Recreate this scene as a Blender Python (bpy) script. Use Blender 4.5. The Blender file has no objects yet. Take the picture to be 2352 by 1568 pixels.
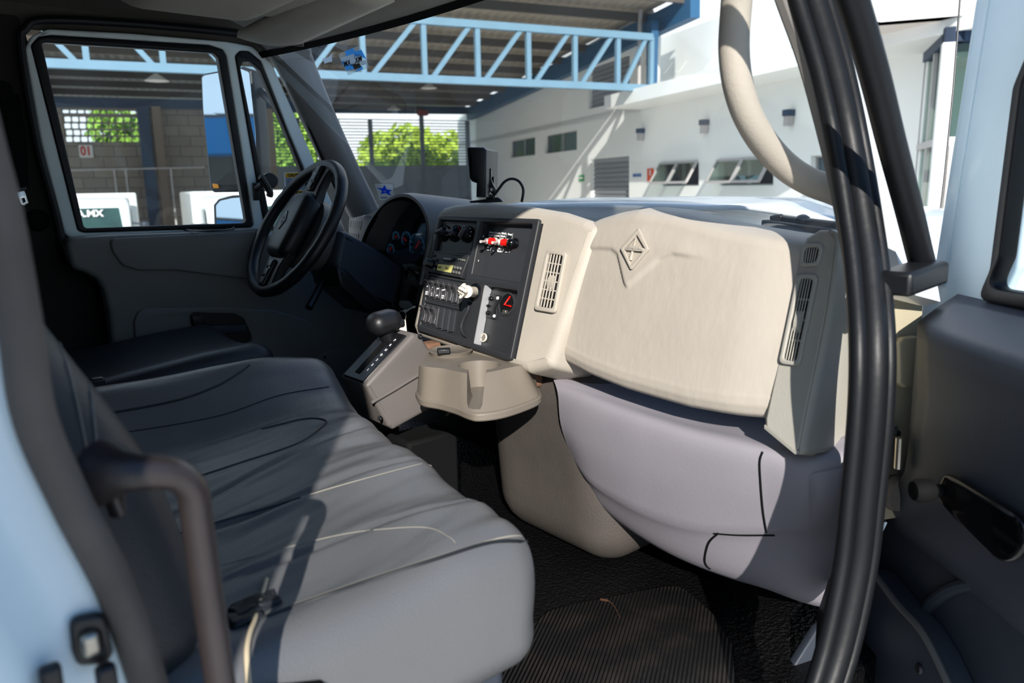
import bpy, bmesh, math, random
from mathutils import Vector, Matrix, Quaternion, noise
random.seed(7)
scene = bpy.context.scene
COL = scene.collection
H = 2.35                      # eye height above the yard; all coordinates below are relative to the eye, H is added on build
F = 1750.0
YAW, PIT, ROLL = math.radians(50), math.atan(354 / 1750), math.radians(1.0)
V = Vector
def cam_basis():
    d = V((math.cos(YAW) * math.cos(PIT), math.sin(YAW) * math.cos(PIT), -math.sin(PIT)))
    r = V((math.sin(YAW), -math.cos(YAW), 0))
    u = r.cross(d)
    c, s = math.cos(ROLL), math.sin(ROLL)
    return d, r * c - u * s, r * s + u * c
CD, CR, CU = cam_basis()
def ray(px, py):
    return CD + CR * ((px - 1176) / F) - CU * ((py - 784) / F)
def A(px, py, x=None, y=None, z=None, dep=None):
    """point of the scene seen at a photo position, on a plane x / y / z = const (or at a depth)"""
    v = ray(px, py)
    t = x / v.x if x is not None else y / v.y if y is not None else z / v.z if z is not None else dep
    return v * t
def HP(px, py, P0, N):
    v = ray(px, py)
    return v * (V(P0).dot(V(N)) / v.dot(V(N)))

# ---------- materials
def lin(c):
    if isinstance(c, str):
        c = [int(c[i:i + 2], 16) / 255 for i in (0, 2, 4)]
    return [(x / 12.92 if x <= .04045 else ((x + .055) / 1.055) ** 2.4) for x in c] + [1]
MATS = {}
def mat(name, col, rough=.5, spec=.5, metal=0., bump=None, vary=None, coat=0., trans=0., ior=1.45, emit=None, sheen=0., bstretch=None):
    """bump=(scale, strength, distance); vary=(scale, amount)"""
    m = bpy.data.materials.new(name); m.use_nodes = True
    nt = m.node_tree; b = nt.nodes['Principled BSDF']
    b.inputs['Base Color'].default_value = lin(col)
    b.inputs['Roughness'].default_value = rough
    b.inputs['Specular IOR Level'].default_value = spec
    b.inputs['Metallic'].default_value = metal
    b.inputs['Coat Weight'].default_value = coat
    b.inputs['IOR'].default_value = ior
    b.inputs['Transmission Weight'].default_value = trans
    if emit:
        b.inputs['Emission Color'].default_value = lin(emit[0]); b.inputs['Emission Strength'].default_value = emit[1]
    tc = nt.nodes.new('ShaderNodeTexCoord')
    src = tc.outputs['Object']
    if bstretch:
        mp = nt.nodes.new('ShaderNodeMapping'); mp.inputs['Scale'].default_value = bstretch
        nt.links.new(src, mp.inputs['Vector']); bsrc = mp.outputs['Vector']
    else:
        bsrc = src
    if bump:
        n = nt.nodes.new('ShaderNodeTexNoise'); n.inputs['Scale'].default_value = bump[0]; n.inputs['Detail'].default_value = 4
        bp = nt.nodes.new('ShaderNodeBump'); bp.inputs['Strength'].default_value = bump[1]; bp.inputs['Distance'].default_value = bump[2]
        nt.links.new(bsrc, n.inputs['Vector']); nt.links.new(n.outputs['Fac'], bp.inputs['Height']); nt.links.new(bp.outputs['Normal'], b.inputs['Normal'])
    if vary:
        n = nt.nodes.new('ShaderNodeTexNoise'); n.inputs['Scale'].default_value = vary[0]; n.inputs['Detail'].default_value = 6
        nt.links.new(src, n.inputs['Vector'])
        mr = nt.nodes.new('ShaderNodeMapRange'); mr.inputs['From Min'].default_value = .3; mr.inputs['From Max'].default_value = .7
        mr.inputs['To Min'].default_value = 1 - vary[1]; mr.inputs['To Max'].default_value = 1 + vary[1] * .6
        nt.links.new(n.outputs['Fac'], mr.inputs['Value'])
        mx = nt.nodes.new('ShaderNodeMix'); mx.data_type = 'RGBA'; mx.blend_type = 'MULTIPLY'; mx.inputs[0].default_value = 1
        mx.inputs[6].default_value = lin(col); nt.links.new(mr.outputs['Result'], mx.inputs[7])
        nt.links.new(mx.outputs[2], b.inputs['Base Color'])
    MATS[name] = m
    return m
def glass(name, tint=(.93, .96, .96), refl=.06, haze=0., rough=.02, edge=1.0):
    m = bpy.data.materials.new(name); m.use_nodes = True
    nt = m.node_tree; nt.nodes.clear()
    out = nt.nodes.new('ShaderNodeOutputMaterial')
    tr = nt.nodes.new('ShaderNodeBsdfTransparent'); tr.inputs['Color'].default_value = (*tint, 1)
    gl = nt.nodes.new('ShaderNodeBsdfGlossy'); gl.inputs['Roughness'].default_value = rough
    lw = nt.nodes.new('ShaderNodeLayerWeight'); lw.inputs['Blend'].default_value = .25
    mr = nt.nodes.new('ShaderNodeMapRange'); mr.inputs['To Min'].default_value = refl * .5; mr.inputs['To Max'].default_value = min(1, refl * 6 * edge)
    nt.links.new(lw.outputs['Fresnel'], mr.inputs['Value'])
    mx = nt.nodes.new('ShaderNodeMixShader')
    nt.links.new(mr.outputs['Result'], mx.inputs['Fac']); nt.links.new(tr.outputs[0], mx.inputs[1]); nt.links.new(gl.outputs[0], mx.inputs[2])
    last = mx
    if haze:
        df = nt.nodes.new('ShaderNodeBsdfDiffuse'); df.inputs['Color'].default_value = (.8, .8, .78, 1)
        tl = nt.nodes.new('ShaderNodeBsdfTranslucent'); tl.inputs['Color'].default_value = (.8, .8, .78, 1)
        ad = nt.nodes.new('ShaderNodeMixShader'); nt.links.new(df.outputs[0], ad.inputs[1]); nt.links.new(tl.outputs[0], ad.inputs[2])
        tc = nt.nodes.new('ShaderNodeTexCoord'); n = nt.nodes.new('ShaderNodeTexNoise'); n.inputs['Scale'].default_value = 5; n.inputs['Detail'].default_value = 8
        nt.links.new(tc.outputs['Object'], n.inputs['Vector'])
        m2 = nt.nodes.new('ShaderNodeMapRange'); m2.inputs['From Min'].default_value = .3; m2.inputs['From Max'].default_value = .8
        m2.inputs['To Min'].default_value = haze * .4; m2.inputs['To Max'].default_value = haze * 1.8
        nt.links.new(n.outputs['Fac'], m2.inputs['Value'])
        m3 = nt.nodes.new('ShaderNodeMixShader'); nt.links.new(m2.outputs['Result'], m3.inputs['Fac'])
        nt.links.new(mx.outputs[0], m3.inputs[1]); nt.links.new(ad.outputs[0], m3.inputs[2]); last = m3
    nt.links.new(last.outputs[0], out.inputs['Surface'])
    return m

# ---------- objects
WM = {}
def empty(name, loc, label, cat, group=None):
    o = bpy.data.objects.new(name, None); COL.objects.link(o)
    o.empty_display_size = .05
    o.location = V(loc) + V((0, 0, H)); WM[o.name] = Matrix.Translation(o.location)
    o['label'] = label; o['category'] = cat
    if group: o['group'] = group
    return o
def tag(o, label=None, cat=None, group=None, kind=None):
    if label: o['label'] = label
    if cat: o['category'] = cat
    if group: o['group'] = group
    if kind: o['kind'] = kind
    return o
def obj(name, me, m, parent=None, bevel=0, seg=2, smooth=True, angle=35, sub=0, label=None):
    o = bpy.data.objects.new(name, me); COL.objects.link(o)
    me.transform(Matrix.Translation((0, 0, H)))
    WM[o.name] = Matrix.Identity(4)
    if m is not None:
        me.materials.clear(); me.materials.append(m)
    if parent is not None:
        o.parent = parent; o.matrix_parent_inverse = WM[parent.name].inverted()
    if smooth and len(me.polygons):
        me.polygons.foreach_set('use_smooth', [True] * len(me.polygons))
        me.set_sharp_from_angle(angle=math.radians(angle))
    if bevel:
        b = o.modifiers.new('bevel', 'BEVEL'); b.width = bevel; b.segments = seg; b.limit_method = 'ANGLE'; b.angle_limit = math.radians(40)
        b.harden_normals = False
    if sub:
        s = o.modifiers.new('sub', 'SUBSURF'); s.levels = sub; s.render_levels = sub
    if label: o['label'] = label
    return o
def cr(pts, n=6, closed=False):
    """Catmull-Rom through points"""
    P = [V(p) for p in pts]; N = len(P); out = []
    for i in range(N if closed else N - 1):
        if closed:
            a, b, c, d = P[(i - 1) % N], P[i], P[(i + 1) % N], P[(i + 2) % N]
        else:
            b, c = P[i], P[i + 1]
            a = P[i - 1] if i else b * 2 - c
            d = P[i + 2] if i + 2 < N else c * 2 - b
        for k in range(n):
            t = k / n
            out.append(.5 * ((2 * b) + (c - a) * t + (2 * a - 5 * b + 4 * c - d) * t * t + (3 * b - a - 3 * c + d) * t ** 3))
    if not closed: out.append(P[-1].copy())
    return out
class MB:
    def __init__(s): s.v, s.f = [], []
    def add(s, vs, fs):
        o = len(s.v); s.v += [V(v) for v in vs]; s.f += [tuple(i + o for i in f) for f in fs]; return s
    def para(s, P, u, v, w):
        P, u, v, w = V(P), V(u), V(v), V(w)
        if u.cross(v).dot(w) < 0: u, v = v, u
        q = [P, P + u, P + u + v, P + v]
        return s.add(q + [p + w for p in q], [(3, 2, 1, 0), (4, 5, 6, 7), (0, 1, 5, 4), (1, 2, 6, 5), (2, 3, 7, 6), (3, 0, 4, 7)])
    def box(s, c, size, rot=None):
        c = V(c); M = rot or Matrix.Identity(3)
        ax = [M @ V(a) for a in ((size[0], 0, 0), (0, size[1], 0), (0, 0, size[2]))]
        return s.para(c - (ax[0] + ax[1] + ax[2]) * .5, *ax)
    def box2(s, lo, hi):
        lo, hi = V(lo), V(hi); d = hi - lo
        return s.para(lo, (d.x, 0, 0), (0, d.y, 0), (0, 0, d.z))
    def bar(s, p, q, w, h, up=(0, 0, 1)):
        p, q = V(p), V(q); d = (q - p).normalized(); a = d.cross(V(up))
        if a.length < 1e-4: a = d.cross(V((1, 0, 0)))
        a.normalize(); b = a.cross(d).normalized()
        return s.para(p - a * w / 2 - b * h / 2, q - p, a * w, b * h)
    def prism(s, poly, vec):
        n = len(poly); poly = [V(p) for p in poly]; vec = V(vec)
        nrm = sum(((poly[i] - poly[0]).cross(poly[(i + 1) % n] - poly[0]) for i in range(1, n - 1)), V((0, 0, 0)))
        if nrm.dot(vec) < 0: poly = poly[::-1]
        fs = [tuple(range(n))[::-1], tuple(range(n, 2 * n))] + [(i, (i + 1) % n, n + (i + 1) % n, n + i) for i in range(n)]
        return s.add(poly + [p + vec for p in poly], fs)
    def tube(s, path, r, n=10, closed=False, caps=True, flat=1.0, up=None):
        P = [V(p) for p in path]; N = len(P); rr = r if isinstance(r, (list, tuple)) else [r] * N
        T = []
        for i in range(N):
            if closed: t = P[(i + 1) % N] - P[i - 1]
            else: t = P[min(i + 1, N - 1)] - P[max(i - 1, 0)]
            T.append(t.normalized())
        a = T[0].cross(V(up) if up else V((0, 0, 1)))
        if a.length < 1e-3: a = T[0].cross(V((1, 0, 0)))
        a.normalize(); vs = []
        for i in range(N):
            a = (a - T[i] * a.dot(T[i])).normalized(); b = T[i].cross(a)
            for k in range(n):
                w = 2 * math.pi * k / n
                vs.append(P[i] + a * (math.cos(w) * rr[i]) + b * (math.sin(w) * rr[i] * flat))
        fs = []
        for i in range(N if closed else N - 1):
            j = (i + 1) % N
            for k in range(n):
                l = (k + 1) % n
                fs.append((i * n + k, i * n + l, j * n + l, j * n + k))
        if caps and not closed:
            fs.append(tuple(range(n))[::-1]); fs.append(tuple((N - 1) * n + k for k in range(n)))
        return s.add(vs, fs)
    def sweep(s, path, prof, side, caps=True):
        """profile (list of (a, b)) along a path; a along 'side' direction, b along side x tangent; side may be a list"""
        P = [V(p) for p in path]; N = len(P); m = len(prof); vs = []
        for i in range(N):
            t = (P[min(i + 1, N - 1)] - P[max(i - 1, 0)]).normalized()
            sd = V(side[i] if isinstance(side[0], (tuple, list, Vector)) else side)
            sd = (sd - t * sd.dot(t)).normalized(); b = t.cross(sd)
            vs += [P[i] + sd * p[0] + b * p[1] for p in prof]
        fs = [(i * m + k, i * m + (k + 1) % m, (i + 1) * m + (k + 1) % m, (i + 1) * m + k) for i in range(N - 1) for k in range(m)]
        if caps: fs += [tuple(range(m))[::-1], tuple((N - 1) * m + k for k in range(m))]
        return s.add(vs, fs)
    def lathe(s, prof, c, axis, n=24):
        """prof: list of (radius, height along the axis)"""
        ax = V(axis).normalized(); a = ax.orthogonal().normalized(); b = ax.cross(a); c = V(c); vs = []
        for r, h in prof:
            for k in range(n):
                w = 2 * math.pi * k / n
                vs.append(c + ax * h + (a * math.cos(w) + b * math.sin(w)) * max(r, 1e-5))
        m = len(prof)
        fs = [(i * n + k, i * n + (k + 1) % n, (i + 1) * n + (k + 1) % n, (i + 1) * n + k) for i in range(m - 1) for k in range(n)]
        fs += [tuple(range(n))[::-1], tuple((m - 1) * n + k for k in range(n))]
        return s.add(vs, fs)
    def grid(s, rows, cu=False):
        n = len(rows[0]); vs = [p for r in rows for p in r]; fs = []
        for i in range(len(rows) - 1):
            for k in range(n if cu else n - 1):
                l = (k + 1) % n
                fs.append((i * n + k, i * n + l, (i + 1) * n + l, (i + 1) * n + k))
        return s.add(vs, fs)
    def loft(s, rings, caps=True):
        s.grid(rings, cu=True)
        if caps:
            n = len(rings[0]); o = len(s.v) - n * len(rings)
            s.f += [tuple(o + k for k in range(n))[::-1], tuple(o + n * (len(rings) - 1) + k for k in range(n))]
        return s
    def rbox(s, c, half, r, n=(8, 8, 8), rot=None, disp=None):
        """box with rounded edges as a quad grid; disp(local point) moves points"""
        c = V(c); M = rot or Matrix.Identity(3); h = V(half)
        idx = {}; vs = []; fs = []
        CO = []
        for q in range(3):
            m = max(n[q], 8); t = [h[q] - r + r * w for w in (1, .577, .268, 0)]
            mid = m - 6; e = h[q] - r
            CO.append([-x for x in t] + [-e + 2 * e * w / mid for w in range(1, mid)] + t[::-1])
        n = tuple(len(x) - 1 for x in CO)
        def vert(i, j, k):
            key = (i, j, k)
            if key not in idx:
                p = V((CO[0][i], CO[1][j], CO[2][k]))
                inner = V([max(-(h[q] - r), min(h[q] - r, p[q])) for q in range(3)])
                d = p - inner
                if d.length > 1e-9:
                    p = inner + d.normalized() * r
                if disp: p = disp(p)
                idx[key] = len(vs); vs.append(c + M @ p)
            return idx[key]
        X, Y, Z = n
        def face(a, b, cc, d): fs.append((vert(*a), vert(*b), vert(*cc), vert(*d)))
        for j in range(Y):
            for k in range(Z):
                face((0, j, k), (0, j, k + 1), (0, j + 1, k + 1), (0, j + 1, k))
                face((X, j, k), (X, j + 1, k), (X, j + 1, k + 1), (X, j, k + 1))
        for i in range(X):
            for k in range(Z):
                face((i, 0, k), (i + 1, 0, k), (i + 1, 0, k + 1), (i, 0, k + 1))
                face((i, Y, k), (i, Y, k + 1), (i + 1, Y, k + 1), (i + 1, Y, k))
            for j in range(Y):
                face((i, j, 0), (i, j + 1, 0), (i + 1, j + 1, 0), (i + 1, j, 0))
                face((i, j, Z), (i + 1, j, Z), (i + 1, j + 1, Z), (i, j + 1, Z))
        return s.add(vs, fs)
    def mesh(s, name):
        me = bpy.data.meshes.new(name); me.from_pydata([tuple(v) for v in s.v], [], s.f); me.validate(); me.update(); return me
    def build(s, name, m, parent=None, recalc=False, **k):
        me = s.mesh(name)
        if recalc:
            b = bmesh.new(); b.from_mesh(me); bmesh.ops.recalc_face_normals(b, faces=b.faces); b.to_mesh(me); b.free()
        return obj(name, me, m, parent, **k)
def frame(N):
    N = V(N).normalized()
    u = V((0, 0, 1)).cross(N)
    u = V((1, 0, 0)) if u.length < 1e-4 else u.normalized()
    return u, N.cross(u), N
def rounded(loop, r, n=5):
    """fillet 2D loop; r scalar or per-corner list"""
    out = []; N = len(loop)
    for i in range(N):
        p0, p, p1 = V(loop[i - 1]), V(loop[i]), V(loop[(i + 1) % N])
        ri = r[i % len(r)] if isinstance(r, (list, tuple)) else r
        a, b = p0 - p, p1 - p
        la, lb = a.length, b.length
        if ri <= 0 or la < 1e-6 or lb < 1e-6: out.append(p); continue
        ang = a.angle(b)
        if ang > math.pi - .05: out.append(p); continue
        d = min(ri / math.tan(ang / 2), la * .48, lb * .48)
        s, e = p + a.normalized() * d, p + b.normalized() * d
        for k in range(n + 1):
            t = k / n
            out.append(s * (1 - t) ** 2 + p * 2 * t * (1 - t) + e * t * t)
    return out
def plate_mesh(loops2, t, bevel=0.):
    """2D loops (outer + holes) -> extruded, bevelled mesh; top at z=0, bottom at z=-t"""
    cu = bpy.data.curves.new('plate', 'CURVE'); cu.dimensions = '2D'; cu.fill_mode = 'BOTH'
    bevel = min(bevel, t * .45)
    cu.extrude = max(t / 2 - bevel, 0); cu.bevel_depth = bevel; cu.bevel_resolution = 2; cu.offset = -bevel
    for lp in loops2:
        sp = cu.splines.new('POLY'); sp.points.add(len(lp) - 1); sp.use_cyclic_u = True
        for q, p in zip(sp.points, lp): q.co = (p[0], p[1], 0, 1)
    ob = bpy.data.objects.new('tmp', cu)
    me = bpy.data.meshes.new_from_object(ob)
    bpy.data.objects.remove(ob); bpy.data.curves.remove(cu)
    me.transform(Matrix.Translation((0, 0, -t / 2)))
    b = bmesh.new(); b.from_mesh(me); bmesh.ops.remove_doubles(b, verts=b.verts, dist=1e-6)
    bmesh.ops.recalc_face_normals(b, faces=b.faces); b.to_mesh(me); b.free()
    return me
def plate(name, loops, P0, N, t, m, parent=None, bevel=0., off=0., r=0., px=True, fillet=None, **k):
    """plate on the plane (P0, N), its top lifted by off along N, thickness t behind. Loops in photo positions or 3D points."""
    u, v, n = frame(N); P0 = V(P0); L = []
    base = P0 + n * off
    for i, lp in enumerate(loops):
        q = []
        for p in lp:
            w = (HP(p[0], p[1], base, n) if len(p) == 2 else V(p)) - base
            q.append(V((w.dot(u), w.dot(v))))
        ri = fillet[i] if fillet else r
        L.append(rounded(q, ri) if ri else q)
    me = plate_mesh(L, t, bevel)
    M = Matrix((u, v, n)).transposed().to_4x4(); M.translation = base
    me.transform(M); me.name = name
    return obj(name, me, m, parent, **k)
def circle(c, r, n=28, ry=None, a0=0., a1=2 * math.pi):
    full = abs(a1 - a0 - 2 * math.pi) < 1e-6
    return [(c[0] + r * math.cos(a0 + (a1 - a0) * k / (n if full else n - 1)), c[1] + (ry or r) * math.sin(a0 + (a1 - a0) * k / (n if full else n - 1))) for k in range(n)]
def text(name, s, P, xd, yd, size, m, parent=None, ext=.0004, align='CENTER', sx=1.0, bold=0.):
    cu = bpy.data.curves.new('txt', 'FONT'); cu.body = s; cu.size = size; cu.align_x = align; cu.align_y = 'CENTER'; cu.extrude = ext; cu.resolution_u = 3
    cu.offset = bold
    ob = bpy.data.objects.new('tmp', cu); COL.objects.link(ob)
    dg = bpy.context.evaluated_depsgraph_get(); dg.update()
    me = bpy.data.meshes.new_from_object(ob.evaluated_get(dg))
    bpy.data.objects.remove(ob); bpy.data.curves.remove(cu)
    xd = V(xd).normalized(); yd = V(yd); yd = (yd - xd * yd.dot(xd)).normalized(); zd = xd.cross(yd)
    M = Matrix((xd * sx, yd, zd)).transposed().to_4x4(); M.translation = V(P)
    me.transform(M); me.name = name
    return obj(name, me, m, parent, smooth=False)
def boolean(me, cutters):
    """difference of plain meshes"""
    o = bpy.data.objects.new('t', me); COL.objects.link(o); tmp = [o]
    for c in cutters + [me]:
        b_ = bmesh.new(); b_.from_mesh(c); bmesh.ops.recalc_face_normals(b_, faces=b_.faces); b_.to_mesh(c); b_.free()
    for c in cutters:
        q = bpy.data.objects.new('c', c); COL.objects.link(q); tmp.append(q)
        b = o.modifiers.new('b', 'BOOLEAN'); b.operation = 'DIFFERENCE'; b.object = q; b.solver = 'EXACT'
    dg = bpy.context.evaluated_depsgraph_get(); dg.update()
    r = bpy.data.meshes.new_from_object(o.evaluated_get(dg))
    for q in tmp: bpy.data.objects.remove(q)
    return r
def struct(o): o['kind'] = 'structure'; return o
# ---------- palette
mat('beige', 'aea69a', .55, .35, bump=(260, .25, .002), vary=(7, .10))
mat('beige_lid', 'aea69b', .55, .35, bump=(110, .3, .0025), vary=(5, .08), bstretch=(.6, .6, .35))
mat('beige_grey', 'a3a097', .5, .4, bump=(260, .2, .002), vary=(9, .06))
mat('grey_panel', '8f8b92', .5, .4, bump=(300, .2, .0015), vary=(6, .05))
mat('grey_mid', '77736f', .5, .45, bump=(300, .15, .001), vary=(8, .06))
mat('grey_dark', '63625f', .5, .45, bump=(280, .2, .0015), vary=(7, .06))
mat('door_grey', '75736f', .55, .4, bump=(200, .25, .002), vary=(6, .06))
mat('door_dark', '343a44', .5, .45, bump=(240, .2, .0015))
mat('head_liner', 'a9a59a', .9, .15, bump=(220, .3, .002), vary=(5, .08))
mat('liner_mid', '55524b', .9, .15, bump=(220, .3, .002), vary=(5, .08))
mat('liner_dark', '34332f', .9, .1, bump=(150, .4, .003))
mat('black', '141518', .42, .5, bump=(350, .15, .001))
mat('black_gloss', '0d0e10', .12, .5)
mat('black_matt', '0b0b0c', .8, .2)
mat('panel_black', '2a2b2e', .45, .5, bump=(500, .1, .0006))
mat('panel_inset', '303236', .5, .45)
mat('switch_black', '3b3b3e', .38, .55)
mat('rubber', '121316', .45, .35, bump=(60, .15, .003))
mat('rubber_dusty', '5a5450', .75, .25, bump=(40, .3, .003), vary=(12, .22))
mat('bar_brown', '2b2627', .35, .5, bump=(180, .2, .001), vary=(15, .22))
mat('vinyl', '5d5e60', .33, .55, bump=(420, .4, .0016), vary=(3.5, .10))
mat('vinyl_back', '24282e', .4, .5, bump=(420, .4, .0016), vary=(3, .08))
mat('stitch', '8d897f', .7, .3)
mat('seam', '1b1e22', .5, .4)
mat('console_grey', '65605d', .45, .45, bump=(300, .15, .001), vary=(8, .06))
mat('cream', 'b3aa92', .35, .5, vary=(9, .06))
mat('white_paint', 'e6eaec', .25, .5, coat=.4)
mat('pillar_paint', 'cfe0e8', .3, .5, coat=.3, vary=(4, .05))
mat('frame_white', 'e4efed', .4, .5, vary=(10, .06))
mat('chrome', 'd8d8d8', .18, .5, metal=1.)
mat('steel', 'a9a49a', .35, .5, metal=.9, vary=(40, .2))
mat('sunlit_silver', 'b4b5b8', .45, .5, metal=.35, bump=(420, .35, .001))  # sunlight on the dark pocket wall, put into the colour
mat('twig_brown', '4a3226', .8, .2)
mat('rust', '7a5a48', .85, .2, bump=(60, .6, .004), vary=(30, .3))
mat('engine_cover', '4c4743', .44, .5, bump=(260, .5, .002), vary=(10, .12))
mat('floor_black', '0b0b0c', .30, .5, bump=(130, 1., .008))
mat('lcd', 'b9b46c', .35, .4, emit=('b9b46c', .12))
mat('ink', '181812', .6, .3)
mat('white_ink', 'e8e8e8', .5, .4)
mat('red', 'd8150f', .25, .6, emit=('ff2010', .06))
mat('nickel', 'e2ded6', .35, .5, metal=.4)
mat('needle', 'c32a20', .4, .4, emit=('c32a20', .2))
mat('blue_line', '2f9fe0', .5, .4)
mat('red_line', 'd0103a', .5, .4)
mat('knob_cream', 'e9dcc8', .4, .5)
mat('cup_grey', '756d63', .45, .5, bump=(300, .2, .001), vary=(8, .08))
mat('yellow', 'e8a80c', .5, .4)
mat('label_grey', '9ea4ad', .6, .3)
mat('orange', 'f09a12', .3, .6, emit=('f09a12', .15))
mat('mirror', 'b4c0ca', .02, 1, metal=1.)
mat('gauge_face', '10202c', .5, .4)
mat('tick', '7fa8c0', .5, .4, emit=('5a9fd0', .12))
mat('cord_tan', 'b9ab90', .8, .3)
def backlit(name, col):
    m = bpy.data.materials.new(name); m.use_nodes = True; nt = m.node_tree; nt.nodes.clear()
    out = nt.nodes.new('ShaderNodeOutputMaterial'); a = nt.nodes.new('ShaderNodeBsdfDiffuse'); b = nt.nodes.new('ShaderNodeBsdfTranslucent'); x = nt.nodes.new('ShaderNodeMixShader'); x.inputs[0].default_value = .65
    for s in (a, b): s.inputs['Color'].default_value = lin(col); nt.links.new(s.outputs[0], x.inputs[1 if s is a else 2])
    nt.links.new(x.outputs[0], out.inputs['Surface']); MATS[name] = m
backlit('sticker_blue', '8ad4ff'); backlit('sticker_pale', 'e4ecf2'); backlit('star_blue', '1470d8')
MATS['glass_wind'] = glass('glass_wind', (.95, .98, .98), .03, haze=.035)
MATS['glass_side'] = glass('glass_side', (.90, .94, .95), .025, haze=.02)
MATS['glass_lens'] = glass('glass_lens', (.8, .86, .9), .10, rough=.05)
MATS['sticker_clear'] = glass('sticker_clear', (.9, .93, .94), .02, haze=.18)
M = MATS
def ribbed():
    m = mat('mat_ribbed', '17181a', .38, .55)
    nt = m.node_tree; b = nt.nodes['Principled BSDF']; tc = nt.nodes.new('ShaderNodeTexCoord')
    mp = nt.nodes.new('ShaderNodeMapping'); mp.inputs['Rotation'].default_value = (0, 0, math.radians(-32 + 0))
    w = nt.nodes.new('ShaderNodeTexWave'); w.bands_direction = 'Y'; w.inputs['Scale'].default_value = 42; w.inputs['Distortion'].default_value = 0
    bp = nt.nodes.new('ShaderNodeBump'); bp.inputs['Strength'].default_value = .8; bp.inputs['Distance'].default_value = .004
    nt.links.new(tc.outputs['Object'], mp.inputs['Vector']); nt.links.new(mp.outputs['Vector'], w.inputs['Vector'])
    nt.links.new(w.outputs['Fac'], bp.inputs['Height']); nt.links.new(bp.outputs['Normal'], b.inputs['Normal'])
    n = nt.nodes.new('ShaderNodeTexNoise'); n.inputs['Scale'].default_value = 14; n.inputs['Detail'].default_value = 8
    nt.links.new(tc.outputs['Object'], n.inputs['Vector'])
    r = nt.nodes.new('ShaderNodeValToRGB'); r.color_ramp.elements[0].position = .45; r.color_ramp.elements[0].color = lin('1a1a1b'); r.color_ramp.elements[1].position = .75; r.color_ramp.elements[1].color = lin('302b26')
    nt.links.new(n.outputs['Fac'], r.inputs['Fac']); nt.links.new(r.outputs['Color'], b.inputs['Base Color'])
    return m
ribbed()

YL, YR = 2.42, .55          # driver door plane, passenger door opening plane
# ---------- cab shell
b = MB(); b.box2((-.3, .54, -.95), (1.55, 2.5, -.86)); struct(b.build('floor', M['floor_black']))
b = MB(); b.box2((-.24, .6, -.95), (-.18, 2.5, .62)); struct(b.build('wall_rear', M['liner_dark']))
b = MB(); b.box2((1.5, .66, -.95), (1.56, 2.5, -.16)); struct(b.build('wall_front', M['black_matt']))
rows = []
for i in range(9):
    x = -.25 + 1.30 * i / 8; dz = -.03 * max(0, (x - .8) / .25) ** 2
    rows.append([V((x, y, z + dz)) for y, z in ((.49, .475), (.52, .515), (.62, .56), (.9, .575), (1.5, .585), (2.1, .575), (2.34, .55), (2.43, .49), (2.45, .43))])
b = MB(); b.grid(rows)
o = struct(b.build('ceiling', M['liner_mid'])); md = o.modifiers.new('s', 'SOLIDIFY'); md.thickness = .03; md.offset = -1
# roof header over the passenger door
b = MB(); b.sweep([(-.3, .52, .495), (.5, .52, .50), (1.0, .52, .46)], [(-.05, -.03), (.05, -.03), (.05, .04), (-.05, .04)], (0, 1, 0)); struct(b.build('trim_1', M['rubber'], bevel=.01))

# driver side pillar behind the door
b = MB(); b.prism([(-.3, 2.44, -.95), (.62, 2.44, -.95), (.62, 2.44, -.16), (.47, 2.44, -.12), (.455, 2.44, -.1), (.40, 2.44, .42), (.38, 2.44, .52), (-.3, 2.44, .55)], (0, .05, 0))
wl = struct(b.build('wall_left', M['liner_dark'], bevel=.01))
b = MB(); b.lathe([(.001, .012), (.02, .012), (.026, .008), (.03, 0)], A(86, 506, y=2.438), (0, -1, 0), 20); b.build('cover_plug', M['black_matt'], wl)
b = MB(); b.lathe([(.001, .008), (.018, .008), (.022, 0)], A(8, 205, y=2.438), (0, -1, 0), 16); b.build('cover_plug', M['black_matt'], wl)
# seat belt tongue
p = A(48, 450, y=2.40)
t = empty('seat_belt', p, 'bright metal seat belt tongue hanging on the dark rear pillar', 'seat belt')
plate('tongue', [[(33, 443), (56, 437), (60, 448), (66, 466), (57, 472), (48, 470), (42, 456)], [(50, 456), (56, 454), (59, 463), (53, 466)]], A(48, 450, y=2.40), (0, -1, 0), .003, M['chrome'], t, bevel=.001)
plate('buckle_stop', [[(27, 433), (62, 427), (63, 437), (28, 446)]], A(48, 436, y=2.405), (0, -1, 0), .014, M['black'], t, bevel=.003)
b = MB(); b.tube([A(45, 430, y=2.415), A(40, 330, y=2.425), A(22, 215, y=2.43)], .022, 8, flat=.08, up=(0, 1, 0)); b.build('webbing', M['black_matt'], t)

# ---------- driver door (closed), door_1
d1 = empty('door_1', (.9, YL, -.86), 'closed driver side door with grey inner panel and white window frame', 'door'); d1['kind'] = 'structure'
Nd = (0, -1, 0)
frame_out = [(57, 112), (72, 82), (110, 66), (300, 76), (520, 95), (580, 106), (625, 145), (680, 270), (735, 400), (790, 530), (700, 560), (420, 545), (152, 549), (138, 500), (95, 330)]
main_o = [(72, 104), (90, 84), (118, 80), (480, 103), (512, 113), (520, 128), (582, 514), (578, 522), (196, 534), (180, 530)]
vent_o = [(541, 128), (552, 117), (572, 117), (600, 140), (664, 305), (725, 450), (735, 505), (700, 545), (623, 528), (606, 505)]
plate('window_frame', [frame_out, main_o, vent_o], (0, YL, 0), Nd, .035, M['frame_white'], d1, bevel=.006, fillet=[.03, .012, .012])
main_i = [(97, 100), (106, 97), (490, 121), (502, 132), (566, 505), (562, 512), (200, 524), (193, 520)]
plate('window_seal', [[(a + (-1 if a < 300 else 1), b_) for a, b_ in main_o], main_i], (0, YL, 0), Nd, .03, M['rubber'], d1, bevel=.005, off=.004, fillet=[.012, .01])
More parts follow.
